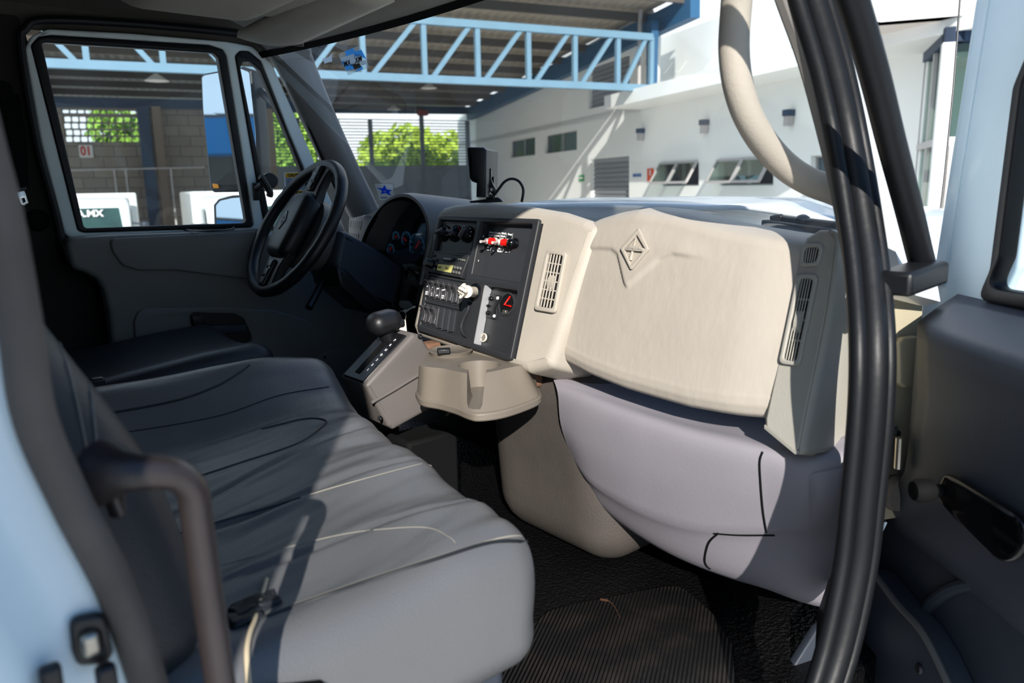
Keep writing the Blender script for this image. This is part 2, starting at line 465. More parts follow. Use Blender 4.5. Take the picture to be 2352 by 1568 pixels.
vent_i = [(553, 155), (560, 141), (575, 140), (598, 160), (660, 310), (712, 440), (722, 500), (690, 530), (638, 525), (624, 515)]
plate('vent_seal', [vent_o, vent_i], (0, YL, 0), Nd, .03, M['rubber'], d1, bevel=.005, off=.005, fillet=[.012, .01])
plate('window_pane', [[(a + (-6 if a < 300 else 6), b_ + (-6 if b_ < 300 else 6)) for a, b_ in main_i]], (0, YL + .015, 0), Nd, .004, M['glass_side'], d1)
plate('vent_pane', [[(a + (-5 if a < 590 else 6), b_ + (-4 if b_ < 300 else 5)) for a, b_ in vent_i]], (0, YL + .015, 0), Nd, .004, M['glass_side'], d1)
# outer seal of the door opening
b = MB(); b.tube(cr([A(150, 600, y=2.41), A(128, 490, y=2.41), A(85, 330, y=2.41), A(48, 110, y=2.41), A(58, 66, y=2.41), A(105, 46, y=2.41), A(300, 54, y=2.41), A(520, 74, y=2.41), A(592, 88, y=2.41), A(648, 144, y=2.41), A(706, 276, y=2.41), A(776, 438, y=2.41)], 6), .011, 10); struct(b.build('trim_2', M['rubber']))
# inner panel
YP = 2.335
panel = [(148, 548), (250, 541), (420, 535), (600, 524), (632, 545), (680, 560), (860, 560), (930, 1060), (290, 1060), (268, 890), (250, 720), (238, 665), (222, 640), (196, 626), (166, 618)]
plate('inner_panel', [panel], (0, YP, 0), Nd, .085, M['door_grey'], d1, bevel=.014, fillet=[.025])
plate('upper_pad', [[(252, 548), (259, 578), (281, 609), (318, 621), (407, 621), (573, 642), (680, 665), (640, 560), (600, 530), (420, 540)]], (0, YP, 0), Nd, .012, M['door_grey'], d1, bevel=.006, off=.010, fillet=[.02])
plate('arm_panel', [[(318, 862), (308, 740), (316, 717), (334, 707), (518, 705), (629, 712), (703, 734), (752, 768), (769, 801), (772, 850), (700, 890), (500, 880)],
                    [(436, 725), (446, 719), (540, 721), (560, 732), (577, 768), (578, 783), (566, 788), (474, 791), (456, 786), (444, 765)]], (0, YP, 0), Nd, .012, M['door_grey'], d1, bevel=.006, off=.010, fillet=[.03, .008])
plate('handle_recess', [[(436, 725), (446, 719), (540, 721), (560, 732), (577, 768), (578, 783), (566, 788), (474, 791), (456, 786), (444, 765)]], (0, YP, 0), Nd, .004, M['black'], d1, off=.002, fillet=[.008])
plate('handle_lever', [[(441, 726), (464, 725), (472, 733), (478, 748), (452, 752), (446, 745)]], (0, YP, 0), Nd, .012, M['black'], d1, bevel=.003, off=.02)
plate('pull_bar', [[(446, 755), (472, 748), (566, 746), (568, 763), (470, 770), (452, 772)]], (0, YP, 0), Nd, .014, M['door_dark'], d1, bevel=.004, off=.02)
plate('speaker_cover', [[(696, 862), (715, 830), (745, 808), (790, 800), (880, 800), (900, 980), (700, 980)]], (0, YP, 0), Nd, .012, M['door_grey'], d1, bevel=.005, off=.012, fillet=[.02])
zs = A(600, 520, y=2.40).z - .004
plate('sill_ledge', [[A(p[0], p[1], z=zs) for p in ((150, 543), (252, 538), (420, 532), (600, 522), (607, 512), (580, 514), (196, 528), (155, 532))]], (0, 0, zs), (0, 0, 1), .02, M['door_grey'], d1, bevel=.005, px=False)
rg = [A(*p, z=zs + .004) for p in circle((475, 523), 62, 32, 7.5)]
b = MB(); b.tube(rg, .003, 8, closed=True); b.build('ledge_vent', M['door_dark'], d1)
plate('ledge_vent_slot', [[A(*p, z=zs + .003) for p in circle((474, 523), 45, 32, 4.5)]], (0, 0, zs + .003), (0, 0, 1), .004, M['black_matt'], d1)
b = MB(); b.lathe([(.001, .004), (.004, .004), (.005, 0)], A(746, 820, y=YP - .012), (0, -1, 0), 12); b.build('screw', M['black'], d1)
# panel rear edge seal
b = MB(); b.tube(cr([A(150, 560, y=2.36), A(165, 600, y=2.36), A(200, 622, y=2.36), A(232, 650, y=2.36), A(248, 720, y=2.36), A(262, 850, y=2.36), A(272, 960, y=2.36)], 6), .016, 10); b.build('edge_seal', M['rubber'], d1)
# vent window latch
b = MB(); b.box(A(588, 440, y=2.395), (.02, .012, .055)); b.build('latch_plate', M['black'], d1, bevel=.003)
b = MB(); b.tube([A(590, 432, y=2.39), A(602, 424, y=2.365), A(612, 420, y=2.36)], .010, 10); b.build('latch_stem', M['black'], d1)
pk = [A(596, 404, y=2.35), A(601, 408, y=2.35), A(612, 425, y=2.35), A(620, 442, y=2.35), A(618, 452, y=2.35)]
b = MB(); b.tube(cr(pk, 5), [.006] + [.0105] * 19 + [.006], 12); b.build('latch_lever', M['black'], d1, recalc=True)
b = MB(); b.lathe([(.001, .02), (.022, .02), (.025, .016), (.025, .004), (.02, 0)], A(617, 415, y=2.405), (0, -1, 0), 24); b.build('latch_knob', M['black'], d1)
# caution label on the vent pane
t = empty('caution_label', A(680, 440, y=2.41), 'white and yellow caution label stuck on the small triangular vent window', 'label')
PL = A(680, 440, y=YL + .008)
plate('backing', [[(653, 396), (704, 394), (706, 520), (658, 522)]], PL, Nd, .0008, M['white_ink'], t)
plate('sheet', [[(656, 408), (702, 407), (704, 436), (658, 437)]], PL, Nd, .0008, M['label_grey'], t, off=.0008)
plate('sheet', [[(658, 449), (704, 448), (706, 515), (660, 517)]], PL, Nd, .0008, M['label_grey'], t, off=.0008)
plate('header_band', [[(655, 397), (702, 396), (702, 407), (656, 408)]], PL, Nd, .0008, M['yellow'], t, off=.0008)
plate('header_band', [[(657, 438), (704, 437), (704, 448), (658, 449)]], PL, Nd, .0008, M['yellow'], t, off=.0008)
text('lettering', 'CAUTION', HP(679, 402.5, PL, Nd) + V((0, -.003, 0)), (1, 0, 0), (0, 0, 1), .0125, M['ink'], t, bold=.0003)
text('lettering', 'ATENCION', HP(681, 443, PL, Nd) + V((0, -.003, 0)), (1, 0, 0), (0, 0, 1), .0125, M['ink'], t, bold=.0003)
for k, s in enumerate(('Parts in debris box', 'Unload parts or debris box', 'using hands or hand tools,', 'and parts not be removed', 'parts, do not remove')):
    text('lettering', s, HP(659, 412 + k * 5.2, PL, Nd) + V((0, -.003, 0)), (1, 0, 0), (0, 0, 1), .0052, M['ink'], t, align='LEFT')

# ---------- left A pillar
rear = [(598, 100), (640, 150), (700, 275), (760, 400), (812, 500)]
fr = [(713, 112), (726, 150), (770, 258), (815, 360), (872, 480)]
rows = []
for (a, c) in zip(rear, fr):
    pr, pf = A(*a, y=2.405), A(*c, y=2.37)
    dx = pf.x - pr.x
    rows.append(cr([pr + V((0, .03, 0)), pr, pr * .75 + pf * .25 + V((0, -.016, 0)), pr * .5 + pf * .5 + V((0, -.022, 0)), pr * .25 + pf * .75 + V((0, -.016, 0)), pf, pf + V((.02, .06, .0))], 4))
rr = [cr([r[k] for r in rows], 5) for k in range(len(rows[0]))]
b = MB(); b.grid([[rr[k][i] for k in range(len(rr))] for i in range(len(rr[0]))])
o = b.build('trim_3', M['grey_mid'], sub=1, recalc=True); struct(o)
plate('pillar_cap', [[(586, 92), (700, 90), (716, 112), (714, 134), (640, 142), (612, 118)]], A(650, 115, y=2.365), (-.25, -.9, -.2), .03, M['grey_mid'], o, bevel=.008)
# windscreen
def wind(y, t):
    base, top = V((1.464, y, -.16)), V((1.01, y, .46))
    q = base.lerp(top, t); q.x += .10 * (1 - ((y - 1.50) / .92) ** 2); return q
rows = [[wind(.60 + 1.83 * j / 24, i / 8) for j in range(25)] for i in range(9)]
b = MB(); b.grid(rows); struct(b.build('window_1', M['glass_wind']))
b = MB(); b.sweep([wind(.6 + 1.83 * j / 16, .935) + V((-.012, 0, 0)) for j in range(17)], [(-.005, -.008), (.005, -.008), (.005, .010), (-.005, .010)], (1, 0, .7)); struct(b.build('trim_4', M['black_matt']))
b = MB(); b.sweep([wind(.6 + 1.83 * j / 16, .0) + V((.0, 0, -.01)) for j in range(17)], [(-.01, -.016), (.01, -.016), (.01, .016), (-.01, .016)], (1, 0, .7)); struct(b.build('trim_5', M['grey_dark']))

# ---------- overhead console, visor, header
t = empty('overhead_console', (.75, 1.9, .4), 'grey moulded overhead console under the headliner above the driver door', 'console')
b = MB(); b.rbox((.625, 1.44, .49), (.185, .46, .105), .085, (12, 14, 12)); b.build('console_body', M['head_liner'], t)
b = MB(); b.rbox((.80, 1.44, .425), (.035, .40, .022), .018, (8, 10, 8)); b.build('console_lip', M['head_liner'], t)
b = MB(); b.prism([A(582, -6, y=1.72), A(606, -6, y=1.72), A(606, 18, y=1.72), A(598, 32, y=1.72), A(584, 28, y=1.72)], (0, -.03, .005)); b.build('retaining_clip', M['grey_dark'], t, bevel=.005)
t = empty('sun_visor', (1.0, 1.7, .4), 'grey fabric sun visor folded flat above the windscreen', 'visor')
c = [A(545, 78, z=.40), A(690, 93, z=.395), A(905, -6, z=.40), A(790, -50, z=.42)]
vs = [[c[0].lerp(c[1], i / 6).lerp(c[3].lerp(c[2], i / 6), j / 8) + V((0, 0, -.012 * math.sin(math.pi * i / 6))) for i in range(7)] for j in range(9)]
b = MB(); b.grid(vs); o = b.build('visor_body', M['head_liner'], t, recalc=True); md = o.modifiers.new('s', 'SOLIDIFY'); md.thickness = .018; md.offset = 0
b = MB(); b.tube([A(640, 92, z=.405), A(668, 95, z=.403), A(697, 98, z=.40)], .011, 10); b.build('visor_hinge', M['grey_dark'], t)  # hinge tube along the visor edge
# header trim between the visor and the windscreen
b = MB(); q = []
for j in range(15):
    y = .66 + 1.66 * j / 14
    w = wind(y, .955)
    q.append([w + V((-.005, 0, -.008)), w + V((-.035, 0, -.004)), w + V((-.07, 0, .012)), w + V((-.10, 0, .045)), w + V((-.22, 0, .075))])
b.grid(q); struct(b.build('trim_6', M['head_liner'], sub=1, recalc=True))
from mathutils.bvhtree import BVHTree
class Surf:
    def __init__(s, mb): s.b = BVHTree.FromPolygons([tuple(v) for v in mb.v], mb.f)
    def hit(s, px, py, off=0., push=0.):
        d = ray(px, py).normalized()
        h = s.b.ray_cast(V((0, 0, 0)), d)
        if h[0] is None:
            h = s.b.find_nearest(d * 1.3); return h[0] - d * off
        return h[0] - d * off
    def line(s, pts, n=6, off=0.):
        return [s.hit(p.x, p.y, off) for p in cr([V((a, b_, 0)) for a, b_ in pts], n)]
def zz(x0, y0, k):
    return lambda a, b_: (x0 + a / k, y0 + b_ / k)
zA = zz(780, 400, 2.7033); z1 = zz(1080, 510, 15.68); z2 = zz(960, 490, 9.8); z3 = zz(950, 620, 8.71); z4 = zz(1080, 640, 9.22); z5 = zz(1400, 500, 9.8)
zC = zz(800, 430, 5.41); zW = zz(560, 360, 4.355); zG = zz(1200, 440, 2.376)
def sst(a, b_, x):
    t = max(0, min(1, (x - a) / (b_ - a))); return t * t * (3 - 2 * t)
def interp(tab, x):
    tab = sorted(tab)
    if x <= tab[0][0]: return tab[0][1]
    for (a, u), (c, w) in zip(tab, tab[1:]):
        if x <= c: return u + (w - u) * (x - a) / (c - a)
    return tab[-1][1]

PN = V((-1, 0, .345)).normalized(); PP = V((1.15, 1.654, -.066))       # control panel plane
UX = V((0, -1, 0)); UY = PN.cross(UX) if PN.cross(UX).z > 0 else -PN.cross(UX)
def pp(p, off=0.): return HP(p[0], p[1], PP + PN * off, PN)

# ---------- dashboard body
dash = empty('dashboard', (1.3, 1.5, -.4), 'beige moulded truck dashboard stretching below the windscreen', 'dashboard')
b = MB(); b.rbox((1.38, 1.30, -.345), (.10, .68, .135), .06, (8, 16, 8)); b.build('dash_body', M['grey_dark'], dash)
b = MB(); b.rbox((1.42, 2.15, -.34), (.07, .24, .16), .05); b.build('dash_body', M['black'], dash)
# centre housing around the control panel
hous = [(1000, 492), (1012, 474), (1040, 466), (1110, 460), (1200, 467), (1290, 482), (1345, 500), (1372, 520), (1290, 760), (1262, 842), (1208, 855), (1162, 842), (1060, 808), (952, 770), (944, 750)]
ho_ = plate('center_housing', [hous], PP, PN, .20, M['beige'], dash, bevel=.022, off=-.002, fillet=[.02])
hm_ = ho_.data.copy(); hm_.transform(Matrix.Translation((0, 0, -H)))
g = MB(); g.prism([pp(p, .02) for p in ((1011, 501), (1232, 507), (1168, 821), (964, 756))], -PN * .05)
hm2 = boolean(hm_, [g.mesh('c')]); hm2.transform(Matrix.Translation((0, 0, H))); hm2.materials.clear(); hm2.materials.append(M['beige']); ho_.data = hm2
hm2.polygons.foreach_set('use_smooth', [True] * len(hm2.polygons)); hm2.set_sharp_from_angle(angle=.6)
b = MB()
for k, (p, q) in enumerate((((1004, 540), (962, 700)), ((1008, 540), (966, 700)), ((1000, 540), (958, 700)))):
    b.tube([pp(zC(1035 - k * 9, 640), .004 - .003 * k), pp(zC(905 - k * 6, 1210), .004 - .003 * k)], .003, 6)
b.build('ribbed_strip', M['grey_dark'], dash)
# left vent pod
t = empty('vent_pod', A(825, 530, x=1.32), 'small dark grey dash end pod with slatted demister vent beside left pillar', 'vent')
plate('pod_housing', [[(800, 497), (812, 490), (850, 494), (868, 505), (850, 570), (836, 590), (796, 580)]], A(825, 530, x=1.32), (-1, .1, .25), .12, M['grey_mid'], t, bevel=.012, fillet=[.01])
def slat_vent(parent, quad, P0, N, mf, ms, mb_, ns, nh, rim=.006, off=.002, wheels=0, depth=.0065):
    """frame + dark back + upright slats + cross bars; quad = TL, TR, BR, BL in photo positions"""
    u, v, n = frame(N)
    q = [HP(*p, V(P0) + n * off, n) for p in quad]
    c = sum(q, V((0, 0, 0))) / 4
    def inset(d): 
        o = []
        for i in range(4):
            a, p, e = q[i - 1], q[i], q[(i + 1) % 4]
            o.append(p + (a - p).normalized() * d + (e - p).normalized() * d)
        return o
    i1 = inset(rim)
    plate('vent_frame', [q, i1], q[0], n, .010, mf, parent, bevel=.002, px=False, fillet=[.010, .007])
    plate('vent_well', [inset(rim * .6)], q[0] - n * depth, n, .003, mb_, parent, px=False)
    TL, TR, BR, BL = i1
    for k in range(ns):
        s = (k + 1) / (ns + 1) if ns > 1 else .5
        b = MB(); b.bar(TL.lerp(TR, s) - n * .002, BL.lerp(BR, s) - n * .002, (TR - TL).length / (ns + 1) * .40, .0025, n); b.build('slat', ms, parent, bevel=.001)
    for k in range(nh):
        s = (k + 1) / (nh + 1)
        b = MB(); b.bar(TL.lerp(BL, s) - n * .008, TR.lerp(BR, s) - n * .008, .003, .005, n); b.build('cross_bar', ms, parent)
    for k in range(wheels):
        s = .42 + .2 * k
        w = TL.lerp(TR, s).lerp(BL.lerp(BR, s), .52)
        b = MB(); ax = (TR - TL).normalized(); dn = (BL - TL).normalized(); R_ = (BL - TL).length * .13
        prof = []
        for g in range(30):
            an = 2 * math.pi * g / 30; rr_ = R_ * (1 + .03 * (g % 2))
            prof.append((w - n * (.006) + dn * math.cos(an) * rr_ + n * math.sin(an) * rr_ * .45))
        b.prism([p - ax * .0035 for p in prof], ax * .007); b.build('thumb_wheel', ms, parent, smooth=False)
NV = V((-1, .1, .25)).normalized(); PV = A(825, 530, x=1.32)
slat_vent(t, [zC(25, 400), zC(165, 412), zC(150, 535), zC(15, 515)], PV, NV, M['grey_mid'], M['grey_mid'], M['black_matt'], 4, 0, rim=.005)
slat_vent(t, [zC(0, 548), zC(130, 570), zC(120, 640), zC(-10, 620)], PV, NV, M['grey_mid'], M['grey_mid'], M['black_matt'], 4, 0, rim=.005)

# ---------- instrument cluster
t = empty('instrument_cluster', A(920, 560, x=1.3), 'arched dark hood over round dials behind the steering wheel', 'instrument cluster')
arch = [zC(*p) for p in ((120, 790), (165, 650), (215, 520), (285, 385), (380, 250), (480, 152), (590, 95), (690, 80), (780, 103), (865, 168), (930, 255), (980, 370), (1003, 480), (1008, 600), (990, 760), (950, 960), (905, 1200))]
lens = [zC(*p) for p in ((350, 850), (365, 780), (400, 660), (440, 540), (520, 300), (610, 212), (700, 185), (790, 195), (860, 220), (940, 330), (985, 480), (988, 600), (960, 860), (925, 980), (890, 1080), (862, 1130), (745, 1110))]
fo = cr([A(*p, x=1.22) for p in arch], 3); le = cr([A(*p, x=1.315) for p in lens], 3)
back = [p + V((.22, 0, -.02)) for p in fo]
cen = sum(fo, V((0, 0, 0))) / len(fo)
lip2 = [p + (cen - p).normalized() * .009 + V((-.002, 0, 0)) for p in fo]
b = MB(); b.grid([back, [p + V((.03, 0, .002)) for p in fo], [p + V((.008, 0, .001)) for p in fo], fo, lip2]); b.build('hood', M['grey_mid'], t, recalc=True, angle=60)
b = MB(); b.grid([lip2, [l.lerp(m, .5) for l, m in zip(lip2, le)], le]); b.build('hood_lining', M['black_matt'], t)
lp = [(V(p)) for p in le] + [A(*zC(715, 1000), x=1.315), A(*zC(600, 950), x=1.315), A(*zC(300, 950), x=1.315)]
CN = V((-1, 0, 0)); CP = V((1.318, 0, 0))
plate('dial_face', [lp], CP + V((.014, 0, 0)), CN, .004, M['gauge_face'], t, px=False)
plate('lens_cover', [lp], CP, CN, .002, M['glass_lens'], t, px=False)
plate('trim_shelf', [[zC(*p) for p in ((640, 960), (700, 985), (735, 1110), (870, 1140), (905, 1200), (880, 1300), (800, 1450), (620, 1450), (660, 1180), (690, 1010))]], A(*zC(700, 1200), x=1.25), CN, .05, M['grey_dark'], t, bevel=.008)
plate('switch_bank', [[zC(*p) for p in ((770, 1210), (860, 1230), (800, 1430), (715, 1390))]], A(*zC(700, 1200), x=1.245), CN, .01, M['black'], t, bevel=.003)
def gauge(cz, rz, red, mainc):
    c = A(*zC(*cz), x=1.330); R_ = rz / 5.41 * c.x / ray(*zC(*cz)).x / F * 1.0
    g = MB(); g.tube([c + V((-.003, R_ * 1.25 * math.cos(w), R_ * 1.25 * math.sin(w))) for w in [i * .15 - .4 for i in range(26)]], .0016, 6); o = g.build('dial_ring', M['tick'], t)
    for k in range(9):
        w = math.radians(215 - 31 * k); e = V((0, -math.cos(w), math.sin(w)))
        g = MB(); g.bar(c + V((-.003, 0, 0)) + e * R_ * .88, c + V((-.003, 0, 0)) + e * R_ * 1.08, .002, .001, (1, 0, 0)); g.build('dial_mark', M['tick'], o)
    w = math.radians(red); e = V((0, -math.cos(w), math.sin(w)))
    g = MB(); g.bar(c + V((-.006, 0, 0)) - e * R_ * .15, c + V((-.006, 0, 0)) + e * R_ * .85, .004, .002, (1, 0, 0)); g.build('needle', M['needle'], o)
for cz, rz, red, k in (((730, 660), 85, 150, 1), ((860, 740), 130, 45, 1), ((470, 700), 60, 30, 0), ((535, 780), 60, 55, 0), ((600, 620), 55, 30, 0)):
    gauge(cz, rz, red, k)
plate('display', [[zC(*p) for p in ((680, 870), (790, 885), (760, 965), (640, 945))]], CP + V((.012, 0, 0)), CN, .002, M['bar_brown'], t)
b = MB(); b.bar(A(*zC(740, 1000), x=1.26), A(*zC(885, 1085), x=1.24), .008, .008); b.build('trip_stalk', M['black_gloss'], t, bevel=.002)

# ---------- steering wheel
WT = math.radians(32.5); WC = V((.959, 2.11, -.103)); WN = V((-math.cos(WT), 0, math.sin(WT))); WU = V((math.sin(WT), 0, math.cos(WT))); WY = V((0, 1, 0))
def wp(u, y, n): return WC + WU * u + WY * y + WN * n
RW = Matrix((WU, WY, WN)).transposed()
t = empty('steering_wheel', WC, 'black leather rimmed steering wheel turned a quarter turn', 'steering wheel')
b = MB(); b.tube([wp(.207 * math.cos(a), .207 * math.sin(a), 0) for a in [2 * math.pi * i / 64 for i in range(64)]], [.0175 + .0012 * (i % 4 == 0) * (10 < i < 60) for i in range(64)], 14, closed=True, up=WN); b.build('rim', M['black'], t)
b = MB(); b.rbox(wp(0, 0, .012), (.105, .072, .030), .026, (12, 10, 8), RW, lambda p: V((p.x, p.y * (1 - .25 * (p.x / .1) ** 2), p.z - .10 * p.y * p.y / .07 - .06 * p.x * p.x / .1))); pad = b.build('hub_pad', M['black'], t)
for s in (-1, 1):
    b = MB(); b.loft([[wp(s * u_, w_ * c_, z_ + h_ * d_) for c_, d_ in ((-1, -1), (1, -1), (1, 1), (-1, 1))] for u_, w_, z_, h_ in ((.08, .060, -.005, .016), (.13, .048, -.003, .014), (.17, .050, -.002, .012), (.205, .066, 0, .010))]); sp = b.build('spoke', M['black'], t, bevel=.006, recalc=True)
    b = MB(); b.rbox(wp(s * .155, -.004, .014), (.042, .016, .007), .006, (8, 8, 8), RW); q = b.build('button_pad', M['black_gloss'], sp)
    for k in range(3):
        b = MB(); b.rbox(wp(s * (.128 + .027 * k), -.004, .020), (.011, .012, .003), .003, (8, 8, 8), RW); b.build('button', M['switch_black'], sp)
b = MB(); b.lathe([(.105, -.02), (.11, -.04), (.095, -.09), (.07, -.13), (.06, -.16), (.001, -.16)], WC, WN, 28); b.build('hub_back', M['grey_dark'], t, recalc=True)
dm = [wp(.030, 0, .0435), wp(0, .017, .0435), wp(-.030, 0, .0435), wp(0, -.017, .0435)]; di = [wp(.019, 0, .0435), wp(0, .010, .0435), wp(-.019, 0, .0435), wp(0, -.010, .0435)]
plate('emblem', [dm, di], wp(0, 0, .044), WN, .003, M['black_gloss'], pad, px=False, bevel=.0008)
b = MB(); b.bar(wp(.02, 0, .043), wp(-.02, 0, .043), .003, .003, WN); b.bar(wp(0, .012, .043), wp(0, -.012, .043), .005, .003, WN); b.build('emblem', M['grey_mid'], pad)
t = empty('steering_column', (1.1, 2.05, -.25), 'dark angular steering column shroud running from wheel to dash', 'steering column')
col = [(776, 566), (786, 531), (800, 532), (824, 547), (868, 573), (927, 614), (931, 626), (908, 714), (858, 692), (778, 640), (770, 604)]
plate('upper_shroud', [col], (0, 1.985, 0), (0, -1, 0), .19, M['door_dark'], t, bevel=.018, fillet=[.008])
plate('lower_shroud', [[(772, 610), (800, 622), (880, 700), (908, 716), (900, 730), (850, 720), (780, 660)]], (0, 1.975, 0), (0, -1, 0), .17, M['black'], t, bevel=.012)
b = MB(); b.tube([WC - WN * .15, WC - WN * .30 + V((.02, -.03, 0))], .06, 18); b.build('column_tube', M['black'], t)
b = MB(); b.tube(cr([wp(-.05, -.02, -.13), wp(-.12, -.06, -.12), wp(-.20, -.10, -.1)], 5), .011, 10); b.build('stalk', M['black'], t)
b = MB(); b.lathe([(.001, -.012), (.013, -.012), (.016, 0), (.012, .01), (.001, .01)], A(920, 762, y=1.90), (-.5, -.8, .2), 16); b.build('ignition_lock', M['steel'], t)

# ---------- control panel
t = empty('control_panel', pp((1080, 800)), 'black centre switch panel with rocker switches and open pockets', 'control panel')
bez = [(1007, 496), (1020, 494), (1238, 502), (1236, 515), (1172, 827), (1160, 826), (958, 759), (957, 748)]
cl_q = [z2(505, 150), z2(1318, 195), z2(1170, 940), z2(365, 858)]
ra_q = [z2(355, 865), z2(1150, 950), z2(1060, 1495), z2(185, 1335)]
b1_q = [z3(300, 110), z3(1040, 260), z3(925, 775), z3(228, 612)]
b2_q = [z3(228, 628), z3(928, 792), z3(822, 1310), z3(128, 1098)]
po_q = [zA(885, 298), zA(1196, 308), zA(1118, 672), zA(818, 625)]
lo_q = [zA(900, 688), zA(1102, 722), zA(1036, 1112), zA(832, 1050)]
bz = plate('bezel', [bez, cl_q, ra_q, b1_q, b2_q, po_q, lo_q], PP, PN, .036, M['panel_black'], t, bevel=.0030, off=.007, fillet=[.010, .003, .003, .004, .004, .006, .006])
for q, d, m_ in ((po_q, -.012, 'panel_inset'), (lo_q, -.012, 'panel_black'), (b1_q, .003, 'panel_black'), (b2_q, .003, 'panel_black')):
    plate('pocket_floor', [q], PP, PN, .004, M[m_], t, off=d)
# pale strip standing in for sunlight on the lower pocket's left wall
qa, qb = pp(lo_q[0], .010), pp(lo_q[3], .010)
b = MB(); b.para(qa + V((0, -.0005, 0)), qb - qa, -PN * .021, V((0, -.002, 0))); b.build('sunlit_strip', M['sunlit_silver'], t)
# rocker switches
def rocker(top, bot, lab, w=.0195):
    T, B = pp(top, .003), pp(bot, .003); d = B - T; L = d.length; d.normalize(); ux = d.cross(PN).normalized(); n = PN
    if ux.dot(UX) < 0: ux = -ux
    ring = [T - ux * w / 2, T + ux * w / 2, B + ux * w / 2, B - ux * w / 2]
    inn = [T + d * .003 - ux * (w / 2 - .0022), T + d * .003 + ux * (w / 2 - .0022), B - d * .003 + ux * (w / 2 - .0022), B - d * .003 - ux * (w / 2 - .0022)]
    rs = plate('rocker_switch', [ring, inn], T, n, .004, M['switch_black'], t, px=False, bevel=.001, off=.003, fillet=[.005, .004])
    prof = [(.10, 0), (.10, .019), (.16, .022), (.24, .0145), (.42, .0085), (.62, .006), (.86, .008), (.92, .006), (.92, 0)]
    b = MB(); b.prism([T + d * (L * a) + n * h - ux * (w / 2 - .003) for a, h in prof], ux * (w - .006)); b.build('paddle', M['switch_black'], rs, bevel=.0012, recalc=True)
    for a, h, s in lab:
        text('marking', s, T + d * (L * a) + n * h, ux, -d, .0052, M['white_ink'], rs, bold=.00015)
L2 = lambda a, c: [(.42, .0095, a), (.76, .0085, c)]
for tp, bt, lb in (((360, 185), (298, 565), L2('O', 'ENG\nBRK')), ((464, 205), (398, 592), L2('1', '2\n3')), ((572, 225), (505, 620), L2('PTO', 'ON')), ((682, 250), (620, 648), L2('LAMP', 'CLR\nLPS')), ((795, 270), (735, 675), []), ((905, 292), (850, 702), [])):
    rocker(z3(*tp), z3(*bt), lb)
for tp, bt in (((268, 690), (203, 1065)), ((370, 712), (308, 1098)), ((482, 736), (414, 1132))):
    rocker(z3(*tp), z3(*bt), [])
for tp, bt in (((590, 762), (520, 1165)), ((700, 792), (635, 1205)), ((815, 822), (755, 1240))):
    T, B = pp(z3(*tp), .003), pp(z3(*bt), .003); d = (B - T).normalized(); ux = d.cross(PN).normalized(); w = .021
    pl = plate('blank_plate', [[T - ux * w / 2, T + ux * w / 2, B + ux * w / 2, B - ux * w / 2]], T, PN, .004, M['panel_inset'], t, px=False, bevel=.0012, off=.003, fillet=[.004])
    b = MB(); b.tube([T - ux * w / 2 + PN * .003 + d * .004, T + ux * w / 2 + PN * .003 + d * .0, B + ux * w / 2 + PN * .003, B - ux * w / 2 + PN * .003], .0008, 6, closed=True); b.build('blank_rim', M['switch_black'], pl)
# parking brake knob
kn = empty('parking_brake_knob', pp(z3(1235, 440)), 'cream diamond shaped parking brake knob pulled out of the black panel', 'knob')
KB = pp(z3(1235, 440), .006); KE = pp((1068, 669), .066); KA = (KE - KB).normalized(); KF = (KA + V((-.35, -.15, 0))).normalized()
b = MB(); b.lathe([(.020, 0), (.0215, .003), (.019, .007), (.016, .007)], KB, PN, 24); b.build('collar', M['black_gloss'], kn)
b = MB(); b.lathe([(.0125, -.01), (.0125, .045), (.0145, .055), (.0145, .062)], KB, KA, 24); b.build('shaft', M['knob_cream'], kn)
dq = [z3(1005, 240), z3(1052, 440), z3(912, 604), z3(866, 370)]
KF = V((-.90, -.43, .10)).normalized(); dp = plate('diamond_face', [dq], KE, KF, .010, M['knob_cream'], kn, bevel=.0025, off=.008, fillet=[.004])
kpt = lambda a, c: HP(*z3(a, c), KE + KF * .0086, KF)
dx = kpt(1003, 440) - kpt(882, 370); dy = KF.cross(dx)
text('lettering', 'PARKING', kpt(955, 422), dx, dy, .0053, M['ink'], kn, bold=.0002)
text('lettering', 'BRAKE', kpt(925, 470), dx, dy, .0044, M['ink'], kn, bold=.0001)
text('lettering', 'PUSH TO APPLY', kpt(985, 345), dx, dy, .0022, M['ink'], kn)
b = MB(); b.lathe([(.0022, 0), (.0022, .0006)], kpt(908, 500), KF, 10); b.build('dot', M['ink'], kn)
# curved slot under the brake knob
b = MB(); b.tube(cr([pp(z3(*p), .011) for p in ((1090, 640), (1095, 780), (1000, 980), (955, 1130), (985, 1270), (1060, 1325))], 6), .0035, 8); b.build('moulded_lip', M['panel_black'], t)
